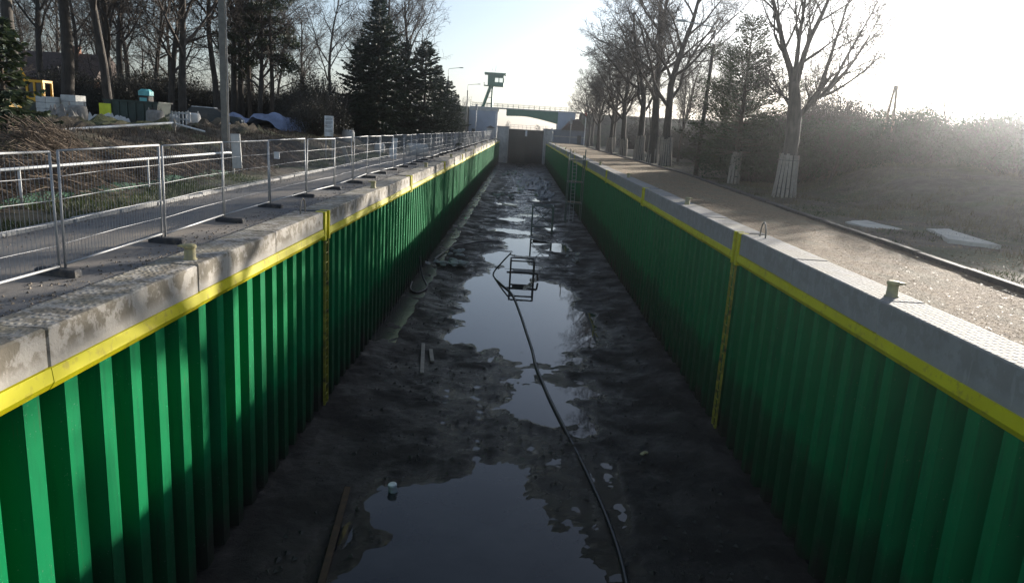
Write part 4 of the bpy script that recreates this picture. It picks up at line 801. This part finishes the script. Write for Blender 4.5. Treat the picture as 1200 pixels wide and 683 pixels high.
p_ = MB(); p_.bar((-.95, -.55, .62), (.95, -.55, .62), .07, 6); p_.bar((.95, -.55, .62), (1.0, -.55, .2), .06, 6); p_.build('outrigger', M['dark_steel'], f1)
frame('trestle_frame', 2.35, 65.5, 1.85, 1.6, 2.6, 'taller cross braced steel frame behind the pump frame', .75, True, 'scaffold')
# scaffold tower against the right wall
o = thing('scaffold_tower', (5.75, 74.5, -6.35), 'green grey scaffold stair tower against the right lock wall', 'scaffold')
for sx in (-.75, .75):
    for sy in (-1.0, 1.0): p_ = MB(); p_.bar((sx, sy, 0), (sx, sy, 7.5 if sy < 0 else 6.9), .05, 6); p_.build('standard', M['scaffold'], o)
for z in (2.1, 4.2, 6.4):
    for sy in (-1.0, 1.0): p_ = MB(); p_.bar((-.75, sy, z), (.75, sy, z), .045, 6); p_.build('ledger', M['scaffold'], o)
    for sx in (-.75, .75): p_ = MB(); p_.bar((sx, -1, z), (sx, 1, z), .045, 6); p_.build('transom', M['scaffold'], o)
    p_ = MB(); p_.bbox(-.7, .7, .0, .95, z - .01, z + .05); p_.build('deck_board', M['wood'], o)
for q in (0, 1, 2):
    z0 = (0, 2.15, 4.25)[q]
    for sx in (-.2, .2): p_ = MB(); p_.bar((sx - .2, -.9, z0), (sx - .2, -.1, z0 + 2.1), .03, 5); p_.build('ladder_stile', M['galv'], o)
    for k in range(6): p_ = MB(); p_.bar((-.4, -.82 + k * .14, z0 + .2 + k * .35), (0, -.82 + k * .14, z0 + .2 + k * .35), .02, 5); p_.build('ladder_rung', M['galv'], o)
for x, y, a, L, lb in ((-3.35, 27.2, -.12, 3.6, 'pale plank lying askew on the mud by the left wall'), (-3.05, 27.6, -.16, 1.5, 'short plank beside the long pale plank'), (-1.0, 88, -.5, 4.5, 'far pale pole lying across the lock floor'), (-3.6, 14.4, -.1, 4.5, 'rusty brown bar along the near left puddle edge')):
    m = MB(); m.cbox(-.075, .075, -L / 2, L / 2, -.02, .04, .008); o = m.build('plank', M['board' if 'pale' in lb else ('rust' if 'rusty' in lb else 'wood')]); o.location = (x, y, max(floor_z(x, y), floor_z(x - a * L / 2, y + L / 2), floor_z(x + a * L / 2, y - L / 2)) + .03); o.rotation_euler = (0.01, .05, -a); tag(o, lb, 'plank', 'planks on the lock floor')
o = thing('paint_can', (-2.7, 16.8, ZW), 'small dented white can standing in the near puddle', 'can'); p_ = MB(); p_.lathe([(.115, -.05), (.12, .0), (.115, .10), (.118, .19), (.10, .20)], 14); p_.build('body', M['silver'], o); p_ = MB(); p_.lathe([(.10, .19), (.104, .215), (.09, .22)], 14); p_.build('lid', M['white'], o); o.rotation_euler = (.12, -.15, 0)
m = MB(); m.box((0, 0, 0), (.10, .24, .05)); m.box((.05, .1, .02), (.12, .08, .05)); o = m.build('wood_offcut', M['bollard_paint'], None, (4.1, 19.7, floor_z(4.1, 19.7) + .02)); o.rotation_euler = (0, 0, -.6); tag(o, 'small yellow offcut on the mud by the right wall', 'offcut')
# loose grit trodden into the mud
r = np.random.RandomState(12); n = 9000; X = r.uniform(XL + .9, XR - .9, n); Y = 10 + 90 * r.rand(n) ** 1.8; S = .012 + .085 * r.rand(n) ** 4.5; m = MB()
for x, y, q in zip(X, Y, S):
    z = floor_z(x, y)
    if z <= ZW + .012: continue
    a = r.rand() * 6; m.add([(x + q * math.cos(a + t), y + q * math.sin(a + t), z + q * .15) for t in (0, 2.1, 4.2)] + [(x, y, z + q * .9)], [(0, 1, 3), (1, 2, 3), (2, 0, 3)])
tag(m.build('floor_grit', M['grit']), 'small stones and clods scattered on the lock floor', kind='stuff')
# rocks and rubble
def rock(seed, s):
    r = np.random.RandomState(seed); m = MB(); n = 8; rings = [(.35, -.4), (.9, -.25), (1, .1), (.75, .42), (.3, .6)]; V = []
    for rr_, z in rings:
        for k in range(n): t = 6.283 * k / n; q = rr_ * r.uniform(.75, 1.2); V.append((math.cos(t) * q * s, math.sin(t) * q * s * .8, z * s * r.uniform(.8, 1.15)))
    m.add(V, [(i * n + k, i * n + (k + 1) % n, i * n + n + (k + 1) % n, i * n + n + k) for i in range(4) for k in range(n)] + [tuple(range(n - 1, -1, -1)), tuple(range(4 * n, 5 * n))]); return m
rk = [rock(s, 1.0).mesh('rubble_stone', M['concrete']) for s in range(4)]
def rubble(x, y, rx, ry, n, smin, smax, lb, seed):
    r = random.Random(seed); o = thing('rubble_heap', (x, y, floor_z(x, y)), lb, 'rubble', 'rubble heaps on the lock floor')
    for k in range(n):
        dx, dy = r.gauss(0, rx * .5), r.gauss(0, ry * .5); s_ = r.uniform(smin, smax); inst('stone', rk[k % 4], o, (dx, dy, s_ * .2 + .25 * math.exp(-(dx / rx) ** 2 - (dy / ry) ** 2) * r.random()), (r.uniform(-.5, .5), r.uniform(-.5, .5), r.random() * 6), (s_, s_, s_ * .8))
rubble(-4.3, 46.4, 1.1, 1.3, 16, .16, .42, 'grey rubble heap on the left toe beside the big puddle', 1); rubble(-4.1, 50.5, .7, 2.0, 12, .1, .28, 'broken concrete bits strewn left of the far puddles', 2)
rubble(-2.2, 100, 1.8, 4, 16, .12, .4, 'scattered rubble on the floor left of the crumpled sheeting', 3); rubble(-1.5, 150, 2.5, 9, 18, .2, .55, 'rubble in front of the lock gates', 4); rubble(4.6, 52, .6, 3, 9, .1, .22, 'few stones by the right toe near the frames', 5)
def crumple(name, x, y, sx, sy, h, mat, lb, cat, seed, z=None, n=26, grp=None, oc=4, fr=3):
    m = MB(); a = np.linspace(-1, 1, n); A, B = np.meshgrid(a, a); e = np.clip(1.15 - (A ** 2 + B ** 2) * .9 + .35 * fbm(A * 2 + seed, B * 2), 0, 1); zz = h * (np.abs(fbm(A * fr + seed * 3, B * fr, oc)) * 1.6 + .35) * sstep(0, .5, e) - .12 * (1 - sstep(0, .3, e))
    m.v = np.stack([A * sx, B * sy, zz], -1).reshape(-1, 3).tolist(); m.f = [(j * n + i, j * n + i + 1, (j + 1) * n + i + 1, (j + 1) * n + i) for j in range(n - 1) for i in range(n - 1) if e[j, i] > .02]
    o = m.build(name, M[mat], None, (x, y, floor_z(x, y) if z is None else z)); tag(o, lb, cat, grp); s_ = o.modifiers.new('thick', 'SOLIDIFY'); s_.thickness = .02; return o
crumple('plastic_sheet', 2.6, 126, 3.0, 13, .7, 'film', 'crumpled grey plastic sheeting on the far lock floor', 'sheeting', 4, n=34); crumple('plastic_sheet', 3.9, 106, 1.5, 6, .45, 'film', 'smaller scrap of grey sheeting nearer the scaffold tower', 'sheeting', 9); crumple('plastic_sheet', .4, 112, .5, .9, .4, 'sack', 'small white bundle in the middle of the far floor', 'sheeting', 2, n=10)

# ------------------------------------------------------------------ left yard
def gz1(x, y): return float(ground_z(x, y))
def board(x, y, w_, h_, z0, lb, mat='white', tilt=0, legs=True, rz=0.0, marks=False, name='notice_board', cat='board'):
    o = thing(name, (x, y, gz1(x, y)), lb, cat); o.rotation_euler = (0, tilt, rz); p_ = MB(); p_.cbox(-w_ / 2, w_ / 2, -.03, .03, z0, z0 + h_, .006); pl = p_.build('panel', M[mat], o)
    if legs:
        for s_ in (-.36, .36): p_ = MB(); p_.bar((s_ * w_, .06, -.1), (s_ * w_, .06, z0 + h_ * .9), .035, 6); p_.build('leg', M['galv'], o)
    if marks:
        for k, (q, ww) in enumerate(((.93, .55), (.86, .8), (.80, .7), (.72, .8), (.66, .78), (.6, .6), (.5, .8), (.44, .5), (.3, .75), (.24, .8))): p_ = MB(); p_.bbox(-w_ * ww / 2, w_ * ww / 2, -.034, -.031, z0 + h_ * q - .018, z0 + h_ * q + .018); p_.build('print_line', M['ink'], pl)
    return o
board(-12.6, 48.5, .58, 1.3, 1.55, 'white notice sign on thin legs behind the left fence', marks=True, name='notice_sign', cat='sign')
board(-12.1, 31.5, .40, 1.45, .35, 'pale board leaning upright at the end of the white handrail', 'sack', -.05, False)
board(-7.36, 22.25, .16, .2, 1.5, 'small white tag hung on the mesh fence', 'white', 0, False, name='fence_tag', cat='tag')
# long white bar propped on a stake
o = thing('propped_pole', (-17.5, 37, gz1(-17.5, 37)), 'long white pole propped on a short stake above the bank', 'pole')
p_ = MB(); p_.bar((-3.6, -11.5, -.35), (.0, .4, .52), .06, 6); p_.build('pole', M['white'], o); p_ = MB(); p_.bar((-.05, .3, .5), (1.25, 1.0, .15), .055, 6); p_.build('short_pole', M['white'], o); p_ = MB(); p_.path([(0, .3, -.1), (0, .3, .5), (0, .3, .75)], [.05, .08, .02], 5); p_.build('stake', M['board'], o)
def bigbag(x, y, s, mat, lb, rz=0.0, squash=1.0):
    o = thing('bulk_bag', (x, y, gz1(x, y)), lb, 'bulk bag', 'bulk bags in the left yard'); o.rotation_euler = (0, 0, rz); p_ = MB(); V = []; n = 12
    prof = [(.44, 0), (.52, .12), (.54, .5), (.52, .85), (.46, 1.0), (.2, 1.06)]
    for rr_, z in prof:
        for k in range(n): t = 6.283 * k / n + .26; q = rr_ * (1 + .10 * abs(math.sin(2 * t))) * rnd.uniform(.97, 1.03); V.append((math.cos(t) * q * s, math.sin(t) * q * s, z * s * squash))
    p_.add(V, [(i * n + k, i * n + (k + 1) % n, i * n + n + (k + 1) % n, i * n + n + k) for i in range(5) for k in range(n)] + [tuple(range(n - 1, -1, -1)), tuple(range(5 * n, 6 * n))]); p_.build('sack', M[mat], o, smooth=True)
    for sx in (-.4, .4): p_ = MB(); p_.path([(sx * s, -.2 * s, .9 * s * squash), (sx * s, 0, 1.2 * s * squash), (sx * s, .2 * s, .9 * s * squash)], .025, 5); p_.build('lifting_loop', M[mat], o)
def stack(x, y, lb, mat, w_=1.0, d=1.0, n=5, h=.26, rz=0.):
    o = thing('block_pallet', (x, y, gz1(x, y)), lb, 'pallet', 'stacked pallets in the left yard'); o.rotation_euler = (0, 0, rz); p_ = MB()
    for q in (-.42, 0, .42): p_.bbox(q * w_ - .05, q * w_ + .05, -d / 2, d / 2, 0, .1)
    for q in np.linspace(-.45, .45, 6): p_.bbox(-w_ / 2, w_ / 2, q * d - .05, q * d + .05, .102, .125)
    p_.build('pallet_deck', M['wood'], o)
    for k in range(n):
        for q in (-.25, .25): p_ = MB(); p_.cbox(q * w_ - w_ * .24 + rnd.uniform(-.02, .02), q * w_ + w_ * .24, -d * .48, d * .48, .13 + k * h, .13 + k * h + h - .02, .02); p_.build('wrapped_block', M[mat], o)
stack(-29.0, 45.5, 'tall white wrapped block stack beside the yellow machine', 'sack', 1.1, 1.0, 4, .36, .2); stack(-27.9, 46.2, 'grey white block stack right of the tall white one', 'sack', 1.0, 1.0, 4, .40, -.1)
bigbag(-25.9, 43.2, .95, 'grey_sack', 'slumped grey bulk bag in front of the white stacks', .3, 1.0); crumple('tarpaulin', -25.0, 40.5, .9, .8, .75, 'grey_sack', 'grey brown tarpaulin hanging over spoil below the white stacks', 'tarpaulin', 6, z=gz1(-25, 40.5) - .05, n=16)
crumple('plastic_sheet', -25.6, 45.8, 1.3, .7, .5, 'sack', 'crumpled white plastic sheeting in front of the lime board', 'sheeting', 7, z=gz1(-25.6, 45.8), n=18)
board(-26.4, 47.0, .75, 1.0, .35, 'lime yellow board standing in the left yard', 'lime', 0, True, name='lime_board')
o = thing('site_container', (-24.8, 48.0, gz1(-24.8, 48)), 'dark green skip container right of the lime board', 'container'); p_ = MB(); p_.prism([(-1.5, .15), (1.5, .15), (1.7, 1.45), (-1.7, 1.45)], 'y', -.9, .9); p_.build('tub', M['container'], o); 
for x in np.linspace(-1.3, 1.3, 6): p_ = MB(); p_.bbox(x - .05, x + .05, -.96, -.902, .16, 1.4); p_.build('rib', M['container'], o)
p_ = MB(); p_.bbox(-1.78, 1.78, -.98, .98, 1.452, 1.54); p_.build('rim', M['container'], o)
bigbag(-23.0, 46.5, .95, 'grey_sack', 'round topped grey bulk bag right of the skip container')
# low white barrier with pickets
o = thing('picket_barrier', (-23.8, 49.5, gz1(-23.8, 49.5)), 'low white picket barrier with pale sacks behind in the left yard', 'barrier')
for z in (.95, .55): p_ = MB(); p_.bbox(-1.7, 1.7, -.03, .03, z, z + .1); p_.build('rail', M['white'], o)
p_ = MB(); p_.bbox(-.045, .045, -.06, -.032, .05, 1.1); pm = p_.mesh('picket', M['white'])
for x in np.linspace(-1.65, 1.65, 15): inst('picket', pm, o, (float(x), 0, 0))
bigbag(-24.2, 51.2, .9, 'sack', 'pale bulk bag behind the white picket barrier, left one'); bigbag(-22.6, 51.0, .85, 'sack', 'pale bulk bag behind the white picket barrier, right one')
o = thing('toilet_cabin', (-26.8, 53.0, gz1(-26.8, 53)), 'small teal site cabin above the white picket barrier', 'cabin'); p_ = MB(); p_.cbox(-.35, .35, -.4, .4, 0, 2.05, .05); p_.build('wall', M['dark_steel'], o); p_ = MB(); p_.cbox(-.4, .4, -.45, .45, 2.053, 2.5, .15); p_.build('roof', M['teal'], o); p_ = MB(); p_.bbox(-.25, .25, -.43, -.403, .1, 1.9); p_.build('door', M['teal'], o)
# yellow excavator
o = thing('excavator', (-31.8, 48.5, gz1(-31.8, 48.5)), 'yellow excavator with glazed cab left of the white stacks', 'excavator')
for sy in (-.8, .8): p_ = MB(); p_.prism([(-1.5, .1), (-1.2, 0), (1.2, 0), (1.5, .1), (1.5, .55), (1.2, .7), (-1.2, .7), (-1.5, .55)], 'y', sy - .22, sy + .22); p_.build('track', M['tyre'], o)
p_ = MB(); p_.cbox(-1.4, 1.3, -.95, .95, .72, 1.35, .08); p_.build('body', M['container'], o); p_ = MB(); p_.bbox(.05, 1.15, -.9, .1, 1.353, 1.6); p_.bbox(.05, 1.15, -.9, .1, 2.55, 2.7)
for x in (.1, .58, 1.1):
    for y_ in (-.85, .05): p_.bbox(x - .06, x + .06, y_ - .05, y_ + .05, 1.602, 2.548)
cabn = p_.build('cab', M['machine'], o); p_ = MB(); p_.bbox(.12, 1.08, -.83, -.80, 1.6, 2.54); p_.build('window_pane', M['glass'], cabn)
p_ = MB(); p_.path([(-.2, .5, 1.3), (-1.3, .5, 3.6), (-3.0, .5, 2.6)], .16, 4); p_.build('boom', M['machine'], o); p_ = MB(); p_.path([(-3.0, .5, 2.7), (-3.3, .5, 1.0)], .12, 4); p_.build('stick', M['machine'], o); p_ = MB(); p_.prism([(-3.7, .5), (-3.0, .4), (-2.9, 1.0), (-3.4, 1.1)], 'y', .1, .9); p_.build('bucket', M['dark_steel'], o)
o = thing('yellow_dumper', (-24.5, 33.5, gz1(-24.5, 33.5)), 'small yellow dumper half hidden by the conifer bush', 'dumper'); p_ = MB(); p_.prism([(-1.0, .6), (.5, .55), (1.0, 1.3), (-1.2, 1.3)], 'y', -.6, .6); p_.build('skip', M['machine'], o); p_ = MB(); p_.cbox(.4, 1.6, -.5, .5, .4, 1.0, .06); p_.build('body', M['machine'], o)
for x in (-.6, 1.2):
    for y_ in (-.62, .62): p_ = MB(); p_.prism([(x + .38 * math.cos(t * .5236), .38 + .38 * math.sin(t * .5236)) for t in range(12)], 'y', y_ - .13, y_ + .13); p_.build('wheel', M['tyre'], o)
# parked car
o = thing('parked_car', (-22.4, 53.5, gz1(-22.4, 53.5)), 'dark car parked left of the blue tarpaulin', 'car'); o.rotation_euler = (0, 0, .25)
p_ = MB(); p_.prism([(-2.1, .3), (2.1, .3), (2.15, .7), (1.9, .88), (1.0, .95), (-1.8, .98), (-2.12, .75)], 'y', -.85, .85); p_.build('body', M['car'], o); p_ = MB(); p_.prism([(-1.75, .982), (1.0, .952), (.35, 1.42), (-1.2, 1.45)], 'y', -.72, .72); p_.build('cabin', M['glass'], o); p_ = MB(); p_.prism([(-1.22, 1.452), (.37, 1.422), (.3, 1.47), (-1.15, 1.5)], 'y', -.70, .70); p_.build('roof', M['silver'], o)
for x in (-1.3, 1.3):
    for y_ in (-.8, .8): p_ = MB(); p_.prism([(x + .31 * math.cos(t * .5236), .31 + .31 * math.sin(t * .5236)) for t in range(12)], 'y', y_ - .09, y_ + .09); w_ = p_.build('wheel', M['tyre'], o); p_ = MB(); p_.prism([(x + .18 * math.cos(t * .5236), .31 + .18 * math.sin(t * .5236)) for t in range(12)], 'y', y_ - .1, y_ + .1); p_.build('rim', M['silver'], w_)
for y_ in (-.6, .6): p_ = MB(); p_.cbox(2.1, 2.17, y_ - .18, y_ + .18, .55, .72, .02); p_.build('headlight', M['white'], o)
crumple('tarpaulin', -20.8, 60.5, 3.6, 2.2, .85, 'blue_tarp', 'big rumpled blue tarpaulin over a heap behind the concrete pole', 'tarpaulin', 11, z=gz1(-20.8, 60.5), n=34, oc=3, fr=1.6)
o = thing('red_trailer', (-17.6, 62, gz1(-17.6, 62)), 'small red trailer right of the blue tarpaulin', 'trailer'); p_ = MB(); p_.cbox(-1.2, 1.2, -.6, .6, .45, 1.15, .04); p_.build('box', M['red'], o); p_ = MB(); p_.bar((1.2, 0, .5), (2.1, 0, .4), .04, 5); p_.build('drawbar', M['dark_steel'], o)
for y_ in (-.66, .66): p_ = MB(); p_.prism([(.3 * math.cos(t * .5236), .3 + .3 * math.sin(t * .5236)) for t in range(12)], 'y', y_ - .07, y_ + .07); p_.build('wheel', M['tyre'], o)
bigbag(-15.4, 66, 1.0, 'sack', 'white bulk bag right of the red trailer'); bigbag(-12.2, 64, .8, 'sack', 'white bulk bag at the foot of the biggest spruce')
o = thing('culvert_pipe', (-8.9, 63.5, -.04), 'short white pipe section lying on the left road behind the fence', 'pipe'); p_ = MB(); n = 18
V = [(x, rr_ * math.cos(6.283 * k / n), .52 + rr_ * math.sin(6.283 * k / n)) for x, rr_ in ((-.85, .55), (.85, .55), (.85, .44), (-.85, .44)) for k in range(n)]; p_.add(V, [((i % 4) * n + k, (i % 4) * n + (k + 1) % n, ((i + 1) % 4) * n + (k + 1) % n, ((i + 1) % 4) * n + k) for i in range(4) for k in range(n)]); p_.build('ring', M['pale_concrete'], o, smooth=False); o.rotation_euler = (0, 0, .5)
board(-9.7, 56.5, .42, 1.55, .05, 'white panel standing upright on the road behind the fence', 'white', .05, False); board(-10.9, 47.0, .25, 1.2, 0, 'pale plank leaning on the verge behind the fence', 'board', -.35, False, name='leaning_plank', cat='plank'); board(-10.2, 58.5, .35, .8, 0.05, 'small white drum shaped bin behind the fence', 'white', 0, False, name='white_bin', cat='bin')
board(-9.3, 76, .9, 1.3, .2, 'pale square panel leaning at the far left fence', 'board', .05, True)
# house behind the left trees
o = thing('brick_house', (-66, 108, gz1(-66, 108)), 'red brick house half hidden behind the left wood', 'house'); p_ = MB(); p_.bbox(-6, 6, -4, 4, -.5, 5.6); wl = p_.build('wall', M['brick'], o); p_ = MB(); p_.prism([(-4.6, 5.4), (4.6, 5.4), (0, 9.2)], 'x', -6.5, 6.5); rf = p_.build('roof', M['roof'], o); p_ = MB(); p_.bbox(1.5, 2.3, -.6, .2, 7.8, 10.2); p_.build('chimney', M['brick'], rf)
for z in (1.0, 3.5):
    for x in (-4.4, -1.6, 1.6, 4.4): p_ = MB(); p_.bbox(x - .55, x + .55, -4.08, -4.003, z, z + 1.4); w_ = p_.build('window', M['white'], o); p_ = MB(); p_.bbox(x - .45, x + .45, -4.11, -4.082, z + .1, z + 1.3); p_.build('pane', M['glass'], w_)
# soil ridge between road verge and yard
crumple('soil_heap', -20.5, 36, 2.2, 5.5, .7, 'ground', 'long low ridge of dug soil in front of the yard', 'soil heap', 13, z=gz1(-20.5, 36) - .1, n=30); crumple('soil_heap', -18.6, 46, 2.0, 4.0, .6, 'ground', 'second soil ridge right of the long one', 'soil heap', 17, z=gz1(-18.6, 46) - .1, n=26)

# ------------------------------------------------------------------ haze in the air, boosted to stand in for lens glare
m = MB(); m.bbox(-960, 960, -360, 960, -9.0, 26.5); hz = m.build('haze', bpy.data.materials.new('haze_air')); tag(hz, 'thin haze, boosted to stand in for lens glare near the sun', kind='stuff')
mt = hz.data.materials[0]; mt.use_nodes = True; nt_ = mt.node_tree; nt_.nodes.remove(nt_.nodes['Principled BSDF']); pv = nt_.nodes.new('ShaderNodeVolumePrincipled')
pv.inputs['Color'].default_value = (.92, .95, 1, 1); pv.inputs['Density'].default_value = .00055; pv.inputs['Anisotropy'].default_value = .94; nt_.links.new(pv.outputs[0], nt_.nodes['Material Output'].inputs['Volume'])
